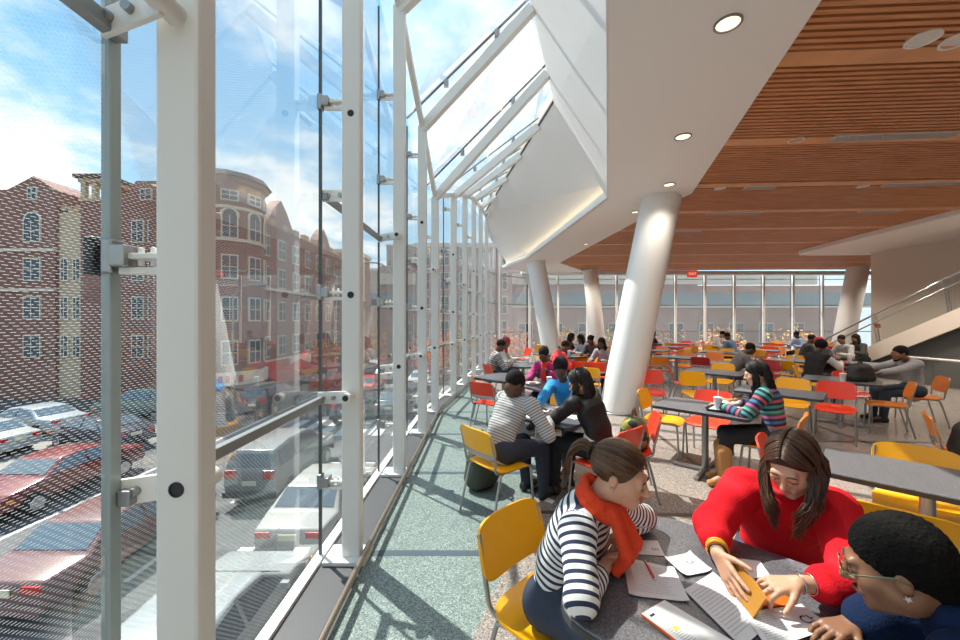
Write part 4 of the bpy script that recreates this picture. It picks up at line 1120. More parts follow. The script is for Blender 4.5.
def torso_prims(J, g=0.0, tag=0, hip=True):
    R, sc = J['R'], J['sc']; fl = (J['F'], .66); s0 = 0
    sx = (J['pel'], J['up'])
    P = [cap(J['pel']-J['up']*.03, J['waist'], .150*sc+g, .132*sc+g, .03, fl, tag, sax=sx), cap(J['waist'], J['chest'], .132*sc+g, .150*sc+g, .03, fl, tag, sax=sx), cap(J['chest'], J['neck']-J['up']*.075, .150*sc+g, .095*sc+g, .03, fl, tag, sax=sx)]
    for n in 'RL': P.append(cap(J['neck']-J['up']*.055, J['sh'+n], .058*sc+g, .050*sc+g, .04, None, tag, sax=sx))
    return P
def body_prims(J, fine=False, hands=True, hcurl=None, hn=None, hd=None, arm=1.0):
    sc = J['sc']; P = torso_prims(J, -.008)
    for n in 'RL':
        P += [cap(J['sh'+n], J['el'+n], .046*sc*arm, .038*sc*arm, .025), cap(J['el'+n], J['wr'+n], .039*sc*arm, .026*sc*arm, .02)]
        P += [cap(J['hip'+n], J['kn'+n], .078*sc, .054*sc, .03), cap(J['kn'+n], J['an'+n], .053*sc, .034*sc, .02), cap(J['an'+n], J['an'+n]+J.get('FD', J['F'])*.14-vec(0,0,.05), .036, .026, .02)]
    P.append(cap(J['neck']-J['up']*.05, J['head']+J['HR'] @ vec(0,-.028,-.05)*sc, .055*sc, .050*sc, .025))
    P += head_prims(J['head'], J['HR'], sc)
    for i, n in enumerate('RL'):
        d = unit(J['wr'+n]-J['el'+n]) if hd is None or hd[i] is None else unit(hd[i])
        nr = vec(0,0,-1) if hn is None or hn[i] is None else np.array(hn[i], float)
        cu = (.35,.3,.3,.4) if hcurl is None else hcurl[i]
        sd = np.sign(np.cross(d, nr) @ (-J['R'] if n == 'R' else J['R'])) or 1
        if hn is not None and len(hn) > 2: sd = hn[2][i]
        P += hand_prims(J['wr'+n], d, nr, sd, cu, sc=sc, k=.006)
    return P
def top_prims(J, g=.012, sleeve=1.0, collar=True, hem=.03):
    sc = J['sc']; P = torso_prims(J, g)
    for n in 'RL':
        P += [cap(J['sh'+n], J['el'+n], .055*sc+g, .046*sc+g, .04, s0=.02), cap(J['el'+n], J['el'+n]+(J['wr'+n]-J['el'+n])*sleeve, .045*sc+g, .031*sc+g, .025, s0=.30*sc)]
    P.append(cap(J['neck']-J['up']*.08, J['neck']-J['up']*.03, .080*sc+g, .070*sc+g*.3, .03, sax=(J['pel'], J['up'])))
    return P
def trouser_prims(J, g=.010):
    sc = J['sc']; P = [cap(J['hipR'], J['hipL'], .098*sc+g, .098*sc+g, .03), cap(J['pel'], J['pel']+J['up']*.10, .13*sc+g*.5, .125*sc+g*.4, .03, (J['F'], .66))]
    for n in 'RL': P += [cap(J['hip'+n], J['kn'+n], .086*sc+g, .062*sc+g, .04), cap(J['kn'+n], J['an'+n]+vec(0,0,.0), .060*sc+g, .042*sc+g, .02)]
    return P
def shoe(J, n, mt, t, vox, boot=False):
    an, F = J['an'+n], J.get('FD', J['F']); g = vec(an[0], an[1], .0)
    P = [cap(g+vec(0,0,.045)-F*.03, g+vec(0,0,.038)+F*.15, .045, .036, .02), cap(g+vec(0,0,.04)-F*.02, an+vec(0,0,.02 if not boot else .26), .045 if not boot else .066, .045 if not boot else .074, .02), cut((0,0,.002),(0,0,-1))]
    sdf_mesh('shoe' if not boot else 'boot', P, vox, mt, t)
def hair_prims(J, style):
    C, R, sc = J['head'], J['HR'], J['sc']
    def w(x, y, z): return C+R @ (vec(x, y, z)*sc)
    def dirw(x, y, z): return R @ vec(x, y, z)
    if style in ('cap','hat'):
        return [ell(w(0,-.015,.045), vec(.086,.106,.085)*sc, R), cut(w(0,0,.018), dirw(0,.15,-1))] + ([cap(w(-.04,.07,.03), w(.04,.07,.03), .02, .02, .01)] if style == 'cap' else [])
    if style == 'hijab':
        return [ell(w(0,-.015,.03), vec(.086,.106,.098)*sc, R), cap(w(0,-.03,-.06), J['neck']+vec(0,0,-.02), .085, .11, .03), ell(w(0,.10,-.035), vec(.056,.07,.075)*sc, R, .01, 0, True)]
    r = {'short': (.081,.101,.094), 'curly': (.088,.108,.102), 'afro': (.105,.120,.118)}.get(style, (.083,.103,.096))
    P = [ell(w(0,-.021,.036), vec(*r)*sc, R)]
    if style in ('short','curly','afro'): P.append(cut(w(0,.052,.02), dirw(0,.8,-.6), .006)); P.append(cut(w(0,0,-.075), dirw(0,0,-1), .01)); return P
    P.append(cut(w(0,.055,.012), dirw(0,.86,-.5), .006))
    if style == 'bun': P.append(ell(w(0,-.135,.03), vec(.04,.035,.04)*sc, R, .01)); return P
    if style == 'tail':
        P += [cap(w(0,-.115,.03), w(0,-.165,-.03), .022, .028, .01), cap(w(0,-.165,-.03), w(.005,-.165,-.14), .028, .012, .01)]; return P
    dn = vec(0,0,-1)
    L = {'long': .22, 'bob': .10}.get(style, .2)
    for s in (-1,1):
        a = w(s*.070,-.02,.0); P += [cap(a, a+dn*L*.55+R @ vec(s*.012,-.02,0), .030, .034, .03), cap(a+dn*L*.55+R @ vec(s*.012,-.02,0), a+dn*L+R @ vec(-s*.005,-.03,0), .034, .022, .03)]
    a = w(0,-.085,.0); P += [cap(a, a+dn*L*.6+R @ vec(0,-.02,0), .06, .055, .03), cap(a+dn*L*.6+R @ vec(0,-.02,0), a+dn*L*1.1, .055, .035, .03)]
    return P
def strand_hair(t, J, mt, n=150, L=(.18,.30), r=.0055, seed=1, wave=.016):
    """long hair falling from a centre parting"""
    g = random.Random(seed); C, R, F = J['head'], J['HR'], J['F']; hb = MB(); c0, rr0 = vec(0,-.020,.036), vec(.086,.106,.100)
    def sl(a, b, q):
        a, b = unit(a), unit(b); w = math.acos(np.clip(a @ b, -1, 1)); return a if w < 1e-5 else (math.sin((1-q)*w)*a+math.sin(q*w)*b)/math.sin(w)
    for s in (-1,1):
        for i in range(n):
            y0 = g.uniform(-.97,.70); d0 = vec(.03*s, y0, math.sqrt(max(.02, 1-y0*y0))); back = y0 < -.2
            d1 = vec(s*(1.0 if not back else g.uniform(.1,1)), (.25*y0+.10) if not back else min(y0,-.5)*1.2, -.15+g.uniform(-.1,.05))
            if y0 > .3: d1 = vec(s*.96, .38, -.10)
            k = 1+g.uniform(-.015,.06); pts = [C+R @ (c0+rr0*k*sl(d0, d1, q)) for q in np.linspace(0,1,6)]; q0 = pts[-1]; ll = g.uniform(*L)
            sd = R @ vec(s,0,0); ph = g.uniform(0,6)
            for q in (.25,.5,.75,1.0): pts.append(q0+vec(0,0,-1)*ll*q+sd*(.02*math.sin(q*2.4)+wave*math.sin(q*9+ph))-F*(.05 if back else .015)*q+F*wave*math.cos(q*8+ph))
            hb.tube(pts, [r]*7+[r*.9,r*.7,r*.3], 5)
    return adopt(hb.build('hair', mt, None, smooth=True, fix=False), t)
SHOES = {}
def person(label, J, top, skin='brown', hair=('short','black'), pants=None, shoes=None, vox=.014, sleeve=.95, group=None, boots=False, hat=None, extra=None, hvox=None, folds=True, hc=None):
    t = thing('person', label, 'person', (J['pel'][0], J['pel'][1], 0), 0, group)
    seed = int(abs(J['pel'][0]*100)+abs(J['pel'][1]*37))
    b = sdf_mesh('body', body_prims(J, hcurl=hc), vox, m_skin[skin], t)
    sdf_mesh('top', top_prims(J, max(.012, vox*.9), sleeve), vox, top, t, (.006, 7, seed) if folds else None, stripe=True)
    sdf_mesh('trousers', trouser_prims(J, max(.010, vox*.8)), vox*1.1, pants or m_denim, t, (.005, 6, seed+1) if folds else None)
    for n in 'RL': shoe(J, n, shoes or m_shoe, t, vox, boots)
    st, hcx = hair
    hm = m_hair[hcx] if isinstance(hcx, str) else hcx
    if st == 'strands': sdf_mesh('scalp', hair_prims(J, 'bob')[:2], vox, hm, t); strand_hair(t, J, hm, 150, seed=seed)
    else: sdf_mesh({'hat':'hat','cap':'cap','hijab':'headscarf'}.get(st, 'hair'), hair_prims(J, st), hvox or vox*.8, hm, t, (.004, 22, seed+2) if st in ('curly','afro','long') else None)
    if extra: extra(t, J, vox)
    return t
def hood(mt):
    def f(t, J, vox):
        sdf_mesh('hood', [cap(J['neck']-J['F']*.05+J['R']*.07, J['neck']-J['F']*.09, .045, .055, .02), cap(J['neck']-J['F']*.05-J['R']*.07, J['neck']-J['F']*.09, .045, .055, .02), cap(J['neck']-J['F']*.10, J['chest']-J['F']*.12, .055, .03, .03)], vox, mt, t)
    return f
def scarf_part(mt):
    def f(t, J, vox):
        N_ = J['neck']; sdf_mesh('scarf', [cap(N_+J['R']*.06, N_+J['F']*.07, .035, .04, .02), cap(N_-J['R']*.06, N_+J['F']*.07, .035, .04, .02), cap(N_+J['R']*.06, N_-J['F']*.06, .035, .035, .02), cap(N_-J['R']*.06, N_-J['F']*.06, .035, .035, .02), cap(N_+J['F']*.08, N_+J['F']*.12-vec(0,0,.25), .045, .04, .02)], vox, mt, t)
    return f
def hair_mat0(name, c0, c1):
    m = mat(name, c0, .5, spec=.3); nt, b = nodes(m); q = N(nt, 'ShaderNodeNewGeometry'); cr = N(nt, 'ShaderNodeValToRGB'); nt.links.new(q.outputs['Random Per Island'], cr.inputs[0])
    cr.color_ramp.elements[0].color = (*c0,1); cr.color_ramp.elements[1].color = (*c1,1); nt.links.new(cr.outputs[0], b.inputs['Base Color']); return m
# ---- the people behind the front table
t_grey = striped('grey_stripe_knit', [(.52,.52,.51),(.17,.17,.18)], .024, [.62,.38])
J = pose(.17,3.52,38, lean=.52, head=(.325,3.60,1.115), pitch=.75, hands=((.66,3.66,.775),(.55,4.05,.775)), sh_w=.185, sc=1.05, slouch=.05)
def man_extra(t, J, vox):
    sdf_mesh('collar', [cap(J['neck']+J['R']*.085-J['F']*.03, J['neck']-J['F']*.07+vec(0,0,.01), .035, .042, .02), cap(J['neck']-J['R']*.085-J['F']*.03, J['neck']-J['F']*.07+vec(0,0,.01), .035, .042, .02)], .009, cloth('blue_collar', (.04,.16,.50)), t)
    sdf_mesh('sweater_hem', [cap(J['pel']-J['up']*.02, J['pel']+J['up']*.05, .168, .160, .02, (J['F'],.68))], .01, cloth('grey_ribbing', (.30,.30,.31)), t)
person('man in grey striped pullover with blue collar bent over table near window', J, t_grey, 'dark', ('short','black'), m_denim, m_shoe, .010, extra=man_extra)
J = pose(1.10,4.70,238, lean=.42, head=(.93,4.44,1.165), pitch=.55, yaw=.3, hands=((.62,4.20,.775),(.88,4.02,.775)), sc=.98)
t_blue = cloth('bright_blue_fleece', (.015,.27,.62))
person('student in bright blue hoodie writing at the table near the window', J, t_blue, 'dark', ('curly','black'), m_denim, None, .010, extra=hood(t_blue))
J = pose(1.11,3.55,130, lean=.42, head=(.955,3.70,1.115), pitch=.5, yaw=.35, hands=((.90,4.02,.775),(.60,3.90,.775)), sh_w=.17, slouch=.05)
t_leather = mat('black_leather_jacket', (.014,.013,.013), .55, spec=.3)
def bj_extra(t, J, vox):
    sdf_mesh('shirt_hem', [cap(J['pel']-J['up']*.02, J['pel']+J['up']*.06, .172, .166, .02, (J['F'],.70))], .010, cloth('white_shirt', (.62,.60,.58)), t)
person('woman in black leather jacket with long dark wavy hair, seen from behind', J, t_leather, 'tan', ('strands', hair_mat0('wavy_black_hair', (.008,.006,.006), (.035,.022,.016))), m_blackc, None, .010, extra=bj_extra)
t_rainbow = striped('rainbow_stripe_knit', [(.015,.02,.03),(.05,.30,.30),(.02,.03,.06),(.45,.09,.10),(.015,.02,.05),(.06,.16,.38),(.02,.03,.05),(.42,.10,.25),(.03,.10,.09),(.10,.34,.30)], .26)
m_ugg = mat('tan_suede_boot', (.48,.23,.08), .9, bump=(60,.2))
J = pose(3.02,3.96,138, lean=.16, head=(2.90,4.05,1.155), pitch=.30, yaw=.2, hands=((2.86,4.38,.80),(2.58,4.10,.80)), sc=.98, knees=((2.68,4.22,.50),(2.58,4.02,.50)), feet=((2.63,4.20,.095),(2.53,4.00,.095)))
J['FD'] = unit(vec(-1,-.15,0))
person('girl in rainbow striped sweater and tan boots eating from a tray', J, t_rainbow, 'fair', ('strands', hair_mat0('straight_black_hair', (.006,.005,.005), (.016,.012,.011))), m_blackc, m_ugg, .011, boots=True)
J = pose(1.17,6.45,238, lean=.36, pitch=.5, yaw=.1, hands=((.86,6.10,.86),(1.10,6.02,.90)))
t_mag = cloth('magenta_top', (.42,.02,.16))
person('woman in magenta top and red scarf resting her chin, behind blue hoodie', J, t_mag, 'dark', ('bun','black'), m_denim, None, .013, extra=scarf_part(cloth('red_scarf', (.65,.03,.03))))
t_plaid = striped('grey_plaid_shirt', [(.35,.33,.31),(.10,.09,.09),(.5,.48,.46),(.16,.13,.12)], .09)
J = pose(.22,8.28,5, lean=.32, pitch=.45, hands=((.68,8.2,.80),(.68,8.42,.80)))
person('person in grey patterned shirt leaning over the round table by the window', J, t_plaid, 'dark', ('short','black'), m_blackc, None, .015)
J = pose(.45,9.35,-15, lean=.25, pitch=.35)
person('person with red headscarf and pale shirt behind the patterned shirt person', J, cloth('pale_shirt', (.55,.52,.50)), 'brown', ('hijab', cloth('dark_red_cloth', (.35,.04,.04))), None, None, .017)
t_redh = cloth('red_hoodie', (.68,.03,.04))
J = pose(1.62,8.75,15, lean=.5, pitch=.55)
person('person in bright red hoodie bending over a table, left of the columns', J, t_redh, 'dark', ('short','black'), m_blackc, None, .016, extra=hood(t_redh))
for k, (px, py, Yh, deg, st, lb, c) in enumerate(((571,334.5,12.4,-30,'long','person in black with long hair, leftmost of the far group before the left column',(.03,.03,.035)),
        (581,334.5,11.2,200,'long','person in white and black, second of the far group left of the big column',(.35,.35,.36)),
        (591,338.5,10.5,215,'bun','person in dark brown top, third of the far group left of the big column',(.05,.03,.03)),
        (602,339.5,9.1,225,'long','woman with long black hair and pale top touching the big column outline',(.30,.26,.26)))):
    p = atY(px, py+5, Yh); a = math.radians(deg)
    J = pose(p.x-.2*math.cos(a), p.y-.2*math.sin(a), deg, lean=.3, pitch=.4)
    person(lb, J, cloth(f'far_top_{"abcd"[k]}', c), 'dark', (st,'black'), m_blackc, None, .02, folds=False)
def far(px, py, Yh, deg, st, lb, c, skin='brown', vox=.02, lean=.3, hm='black', extra=None):
    p = atY(px, py, Yh); a = math.radians(deg); J = pose(p.x-.2*math.cos(a), p.y-.2*math.sin(a), deg, lean=lean, pitch=.4)
    return person(lb, J, c if not isinstance(c, tuple) else cloth('cloth_'+'_'.join(str(int(q*999)) for q in c), c), skin, (st, hm), m_blackc, None, vox, folds=False, extra=extra)
m_green = cloth('green_bag', (.02,.14,.05))
def backpack(mt):
    def f(t, J, vox): sdf_mesh('backpack', [cap(J['pel']+vec(0,0,.15)-J['F']*.19, J['chest']-J['F']*.19, .11, .10, .03, (J['F'],.6))], vox, mt, t)
    return f
far(653,337,15.0,-60,'short','person in black with a green backpack right behind the big column',(.03,.03,.03),'dark',extra=backpack(m_green))
far(728,336,12.9,120,'short','person in denim blue jacket seen from behind, far back in the hall',(.10,.19,.33),'dark')
far(722,337,14.6,-60,'short','person in white facing the denim jacket person',(.62,.58,.55),'tan')
J = pose(5.45,8.35,-10, lean=.55, pitch=.4)
person('young man in grey hooded top leaning left of the striped girl head', J, cloth('dark_grey_top', (.13,.12,.125)), 'dark', ('short','black'), m_denim, None, .016, extra=hood(cloth('grey_hood', (.2,.19,.19))))
far(797,336,14.2,190,'short','person in light blue shirt far back before the far glass',(.33,.45,.66),'dark')
def vest(t, J, vox):
    sdf_mesh('vest', torso_prims(J, .032), vox, m_blackc, t, (.005, 7, 3))
J = pose(6.95,8.05,15, lean=.34, pitch=.45, hands=((7.50,8.0,.84),(7.55,8.3,.84)))
person('person in black vest over white sleeves leaning on table at the right', J, cloth('white_sleeves', (.62,.58,.58)), 'dark', ('afro','black'), m_blackc, None, .015, extra=vest)
far(811,336,11.0,-20,'short','person in dark jacket behind the black vest person',(.025,.025,.03),'dark')
far(820,339,9.6,160,'hijab','person with bright red headscarf behind the black vest person',(.05,.04,.05),'brown', hm=cloth('bright_red_scarf', (.65,.03,.06)))
far(842,338,10.8,190,'short','person in pale grey top by the stair foot',(.36,.35,.34),'brown')
far(856,337,11.5,180,'long','person in black by the stair foot, right of the pale grey one',(.03,.03,.03),'brown')
t_man = striped('grey_white_pullover', [(.40,.40,.41),(.30,.30,.31)], .03)
J = pose(7.26,6.46,165, lean=.14, head=(7.02,6.44,1.16), pitch=.15, hands=((6.52,6.62,.86),(6.52,6.34,.84)), sc=1.05, sh_w=.185)
def beard(t, J, vox):
    w = lambda x, y, z: J['head']+J['HR'] @ vec(x, y, z)*J['sc']
    sdf_mesh('beard', [cap(w(-.05,.02,-.06), w(0,.07,-.10), .022, .026, .01), cap(w(.05,.02,-.06), w(0,.07,-.10), .022, .026, .01)], .006, m_hair['black'], t)
person('bearded man in grey pullover sitting at the right, facing left', J, t_man, 'brown', ('short','black'), m_denim, None, .012, extra=beard)
# bags
def bag(name, label, loc, mt, dims, rz=0, straps=True, vox=.012):
    t = thing(name, label, 'bag', loc, rz); L = V(loc)
    x, y, z = dims; base = np.array(L)
    c, s = math.cos(rz), math.sin(rz); ux = vec(c, s, 0)
    P = [cap(base+ux*x*.25*k+vec(0,0,z*.25), base+ux*x*.22*k+vec(0,0,z*.62), y*.55, y*.45, .05) for k in (-1,-.3,.3,1)]
    P.append(cut(base+vec(0,0,.004), (0,0,-1)))
    sdf_mesh('bag_body', P, vox, mt, t, (.008, 6, int(x*100)))
    sb = MB(); sb.tube(smooth_path([base+ux*-x*.25+vec(0,0,z*.7), base+vec(0,0,z*1.15), base+ux*x*.25+vec(0,0,z*.7)],6), .012, 8); adopt(sb.build('strap', mt, None, smooth=True), t)
    return t
m_bagb = mat('black_nylon', (.014,.014,.015), .6); m_bagg = mat('green_yellow_print', (.20,.22,.06), .8)
nt, b = nodes(m_bagg); vo = N(nt,'ShaderNodeTexVoronoi'); vo.inputs['Scale'].default_value = 14; cr = N(nt,'ShaderNodeValToRGB'); cr.color_ramp.interpolation = 'CONSTANT'
tc = N(nt,'ShaderNodeTexCoord'); nt.links.new(tc.outputs['Object'], vo.inputs['Vector']); sp = N(nt,'ShaderNodeSeparateColor'); nt.links.new(vo.outputs['Color'], sp.inputs[0]); nt.links.new(sp.outputs[0], cr.inputs[0])
e = cr.color_ramp.elements; e[0].color = (.30,.32,.05,1); e[1].position = .5; e[1].color = (.10,.12,.05,1); q = e.new(.75); q.color = (.35,.16,.06,1); q = e.new(.3); q.color = (.02,.025,.02,1)
nt.links.new(cr.outputs[0], b.inputs['Base Color'])
bag('patterned_bag', 'green and yellow patterned bag on the red chair behind the ponytail woman', (1.52,3.80,.455), m_bagg, (.34,.20,.34), .8)
bag('backpack', 'black backpack standing on the table before the bearded man', (6.12,6.2,.742), m_bagb, (.42,.24,.27), .2)
bag('shoulder_bag', 'black shoulder bag on the orange chair at the right picture edge', (4.62,3.60,.455), m_bagb, (.4,.26,.32), .5)
bag('backpack', 'black backpack hanging behind the red hooded person', (1.40,8.35,.46), m_bagb, (.36,.24,.5), .3, vox=.016)
bag('backpack', 'dark olive backpack on the floor beside the grey striped man', (.02,3.98,.004), mat('olive_nylon', (.06,.07,.05), .7), (.34,.24,.5), .9)
# ================================================================== THE THREE AT THE FRONT TABLE
def ell_pt(C, R, c, r, d):
    d = unit(d); return C + R @ (np.array(c)+np.array(r)*d)
def slerp(a, b, t):
    a, b = unit(a), unit(b); w = math.acos(np.clip(a @ b, -1, 1)); 
    return a if w < 1e-5 else (math.sin((1-t)*w)*a+math.sin(t*w)*b)/math.sin(w)
SCC, SCR = (0,-.020,.036), (.086,.106,.100)
def hair_mat(name, c0, c1):
    m = mat(name, c0, .42, spec=.45); nt, b = nodes(m)
    g = N(nt, 'ShaderNodeNewGeometry'); cr = N(nt, 'ShaderNodeValToRGB'); nt.links.new(g.outputs['Random Per Island'], cr.inputs[0])
    cr.color_ramp.elements[0].color = (*c0,1); cr.color_ramp.elements[1].color = (*c1,1); nt.links.new(cr.outputs[0], b.inputs['Base Color']); return m
m_hair_f1 = hair_mat('hair_warm_brown', (.045,.020,.009), (.16,.075,.032)); m_hair_f2 = hair_mat('hair_dark_brown', (.028,.013,.007), (.10,.042,.018))
def eyes(t, J, down=.0, iris=None):
    C, R, sc = J['head'], J['HR'], J['sc']; w = lambda x, y, z: C+R @ (vec(x, y, z)*sc)
    for s in (-1,1):
        e = MB(); e.sphere(w(s*.0305,.0842,-.0022), .0105*sc, 14); eo = adopt(e.build('eye', m_eye, None, smooth=True), t)
        q = w(s*.0305,.0842,-.0022)+R @ (unit(vec(0,1,-down))*.0085*sc)
        e = MB(); e.sphere(q, .0046*sc, 10); io = e.build('iris', m_iris, None, smooth=True); io.parent = eo
        # lashes along the lid and the eyebrow
        e = MB(); e.tube([w(s*(.0305+.0145*k), .0955-.006*k*k, .0035*(1-k*k)-.0035) for k in (-1,-.6,-.2,.2,.6,1)], .0014*sc, 6); adopt(e.build('eyelash', m_iris, None, smooth=True), t)
        e = MB(); e.tube([w(s*x, .0968-3.2*(x-.02)**2*1.9, z) for x, z in ((.013,.0225),(.022,.026),(.033,.028),(.044,.0255),(.050,.022))], [.0022,.003,.003,.0024,.0012], 6); adopt(e.build('eyebrow', m_brow, None, smooth=True), t)
def lips(t, J, mt, part_=0.0):
    C, R, sc = J['head'], J['HR'], J['sc']; w = lambda x, y, z: C+R @ (vec(x, y, z)*sc)
    e = MB(); 
    e.tube([w(-.021,.0905,-.0595),w(-.011,.0985,-.0555),w(-.003,.1015,-.054),w(0,.1005,-.055),w(.003,.1015,-.054),w(.011,.0985,-.0555),w(.021,.0905,-.0595)], [.0012,.0035,.0042,.0040,.0042,.0035,.0012], 8)
    e.tube([w(-.019,.0905,-.0615-part_),w(-.010,.0975,-.0640-part_),w(0,.0995,-.0655-part_),w(.010,.0975,-.0640-part_),w(.019,.0905,-.0615-part_)], [.0012,.0042,.0050,.0042,.0012], 8)
    adopt(e.build('lips', mt, None, smooth=True), t)
def front_person(label, J, skin, top_mat, sleeve, top_g, vox=.0048, stripe=True, hcurl=None, hn=None, hd=None, folds=(.0035, 8, 4), pants=None, extra_top=None):
    t = thing('person', label, 'person', (J['pel'][0], J['pel'][1], 0))
    sdf_mesh('body', body_prims(J, True, hcurl=hcurl, hn=hn, hd=hd, arm=.95), vox, m_skin[skin], t)
    P = top_prims(J, top_g, sleeve) + (extra_top or [])
    sdf_mesh('top', P, .0075, top_mat, t, folds, stripe=stripe)
    sdf_mesh('trousers', trouser_prims(J), .012, pants or m_denim, t, (.004, 7, 2))
    for n in 'RL': shoe(J, n, m_shoe, t, .012)
    return t
# ---- woman in stripes
J1 = pose(.345,1.665,-45, lean=.42, head=(.560,1.530,1.105), face=(.80,-.56,-.28), sc=.97, hands=((.485,1.470,.790),(.625,1.675,.790)), elbows=((.335,1.275,.800),(.760,1.790,.800)), sh_w=.15, slouch=.05)
J1['neck'] = vec(.455,1.560,.985)
t_nav = striped('navy_white_stripe_knit', [(.78,.77,.74),(.018,.026,.065)], .030, [.56,.44])
P1 = front_person('woman with brown ponytail in navy and white striped top and red scarf', J1, 'fair', t_nav, .60, .010, hcurl=((.3,.3,.3,.35),(.3,.35,.4,.4)), hn=((.35,-.2,-1),(0,0,-1),(1,1)), hd=((.7,.72,-.03),(-.72,-.62,-.03)))
eyes(P1, J1, .4); lips(P1, J1, m_lip, .003)
C, R = J1['head'], J1['HR']
sdf_mesh('scalp', [ell(C+R @ vec(0,-.021,.035), vec(.079,.099,.093), R), cut(C+R @ vec(0,.048,.025), R @ vec(0,.9,-.43), .006), cut(C+R @ vec(0,0,-.062), R @ vec(0,.35,-1), .006)], .006, m_hair_f1, P1)
hb = MB(); g = random.Random(3); knot = unit(vec(0,-1,-.02))
for i in range(420):
    a = 2*PI*i/420+g.uniform(-.02,.02)
    # hairline ring round the face, temples and nape
    ca = math.cos(a)
    st_ = vec(math.sin(a)*.97, .86*ca+.04, .44*ca-.13) if ca > 0 else vec(math.sin(a)*.95, .80*ca+.04, .62*ca-.13)
    st_ = slerp(st_, knot, g.uniform(0,.45)**1.3); k = 1+g.uniform(-.02,.025)
    hb.tube([ell_pt(C, R, SCC, np.array(SCR)*k*(1 if tt < .95 else .97), slerp(st_, knot, tt)) for tt in np.linspace(0,1,8)], [.0030]*7+[.002], 5)
kn = ell_pt(C, R, SCC, SCR, knot)
for i in range(130):
    a = g.uniform(0,2*PI); rr_ = g.uniform(0,1)**.5; o = R @ vec(math.cos(a)*rr_, 0, math.sin(a)*rr_)
    b1 = kn+R @ vec(0,-.045,.016)+o*.024; b2 = kn+R @ vec(0,-.085,-.03)+o*.034; b3 = kn+R @ vec(.0,-.088,-.10)+o*.036*g.uniform(.7,1.3); b4 = kn+R @ vec(.005,-.072,-.165+g.uniform(-.03,.03))+o*.028
    hb.tube(smooth_path([kn+o*.010, b1, b2, b3, b4],3), [.0032]*10+[.0026,.002,.001], 5)
for i in range(26):    # loose fringe sweeping over the brow
    z0 = g.uniform(.70,.95); hb.tube([ell_pt(C, R, SCC, np.array(SCR)*1.01, q) for q in [slerp(vec(.15,.62,z0), vec(-.98,.50,-.18-.1*g.random()), tt) for tt in np.linspace(0,.55+.45*g.random(),8)]], .0024, 5)
adopt(hb.build('hair', m_hair_f1, None, smooth=True, fix=False), P1)
e = MB(); e.tube([kn+R @ vec(.02*math.cos(q),-.012,.02*math.sin(q)) for q in np.linspace(0,2*PI,13)], .005, 6); adopt(e.build('hair_tie', m_blackc, None, smooth=True), P1)
for s in (-1,1):
    e = MB(); e.sphere(C+R @ vec(s*.080,.000,-.036), .0045, 10); adopt(e.build('earring', m_chrome, None, smooth=True), P1)
N1, F1, R1 = J1['neck'], J1['F'], J1['R']; m_scarf = mat('coral_red_scarf', (.70,.060,.020), .85, spec=.2, bump=(60,.5))
U1 = J1['up']
SP = []
for k in range(10):
    a0, a1 = 2*PI*k/10, 2*PI*(k+1)/10
    f = lambda a, r, h: N1 + F1*.030 + R1*math.cos(a)*r + F1*math.sin(a)*r*.95 + vec(0,0,h-.04*math.sin(a))
    SP.append(cap(f(a0,.060,.045), f(a1,.060,.045), .019, .019, .008)); SP.append(cap(f(a0+.3,.072,.008), f(a1+.3,.072,.008), .022, .022, .008))
for k, x in enumerate((-.036,-.012,.014,.036)):
    a = N1+F1*.105+R1*x*.9+vec(0,0,.0); b_ = N1+F1*(.155+.012*(k % 2))+R1*x*1.5+vec(0,0,-.12); c_ = N1+F1*.13+R1*x*1.5+vec(0,0,-.20)
    SP += [cap(a, b_, .020, .024, .006), cap(b_, c_, .024, .019, .006)]
sdf_mesh('scarf', SP, .0055, m_scarf, P1, (.005, 13, 8))
# ---- woman in red
J2 = pose(1.47,1.88,225, lean=.48, head=(1.278,1.575,1.130), face=(-.70,-.42,-.50), sc=1.0, hands=((.898,1.452,.838),(1.075,1.300,.830)), elbows=((1.005,1.665,.835),(1.285,1.305,.815)), sh_w=.17, slouch=.02)
J2['neck'] = vec(1.345,1.675,.990)
for n, s in (('R',1),('L',-1)): J2['sh'+n] = J2['neck']+J2['R']*s*(.17 if s > 0 else .145)-vec(0,0,.045)
m_red = mat('red_sweatshirt', (.62,.008,.016), .9, spec=.2, bump=(160,.3))
ex = []
ring = lambda c, n, r, k, rad: [cap(c+(np.cos(a)*k[0]+np.sin(a)*k[1])*r, c+(np.cos(a+.63)*k[0]+np.sin(a+.63)*k[1])*r, rad, rad, .004) for a in np.arange(0, 6.28, .628)]
for n, sl in (('R',.60),('L',.62)):
    c = J2['el'+n]+(J2['wr'+n]-J2['el'+n])*sl; d = unit(J2['wr'+n]-J2['el'+n]); u_ = unit(np.cross(d, vec(0,0,1))); v_ = np.cross(d, u_); ex += ring(c, d, .040, (u_, v_), .013)
    ex += [cap(J2['el'+n], J2['el'+n]+(J2['wr'+n]-J2['el'+n])*sl*.9, .066, .054, .02), cap(J2['sh'+n], J2['el'+n], .074, .062, .03)]
P2 = front_person('woman with long brown hair in red sweatshirt holding a yellow booklet', J2, 'fair', m_red, .58, .020, hcurl=((.08,.08,.10,.12),(.55,.52,.50,.48)), hn=((.92,-.15,-.25),(-.25,.12,-1),(1,1)), hd=((-.05,-.85,-.42),(-.97,.06,-.10)), folds=(.0085, 8, 9), stripe=False, extra_top=ex)
eyes(P2, J2, .9); lips(P2, J2, m_lip)
C, R = J2['head'], J2['HR']
sdf_mesh('collar', ring(J2['neck']+J2['F']*.012+vec(0,0,.012), None, .070, (J2['R'], unit(J2['F']*.9-vec(0,0,.28))), .012), .005, mat('red_ribbing', (.50,.010,.018), .9, bump=(200,.3)), P2)
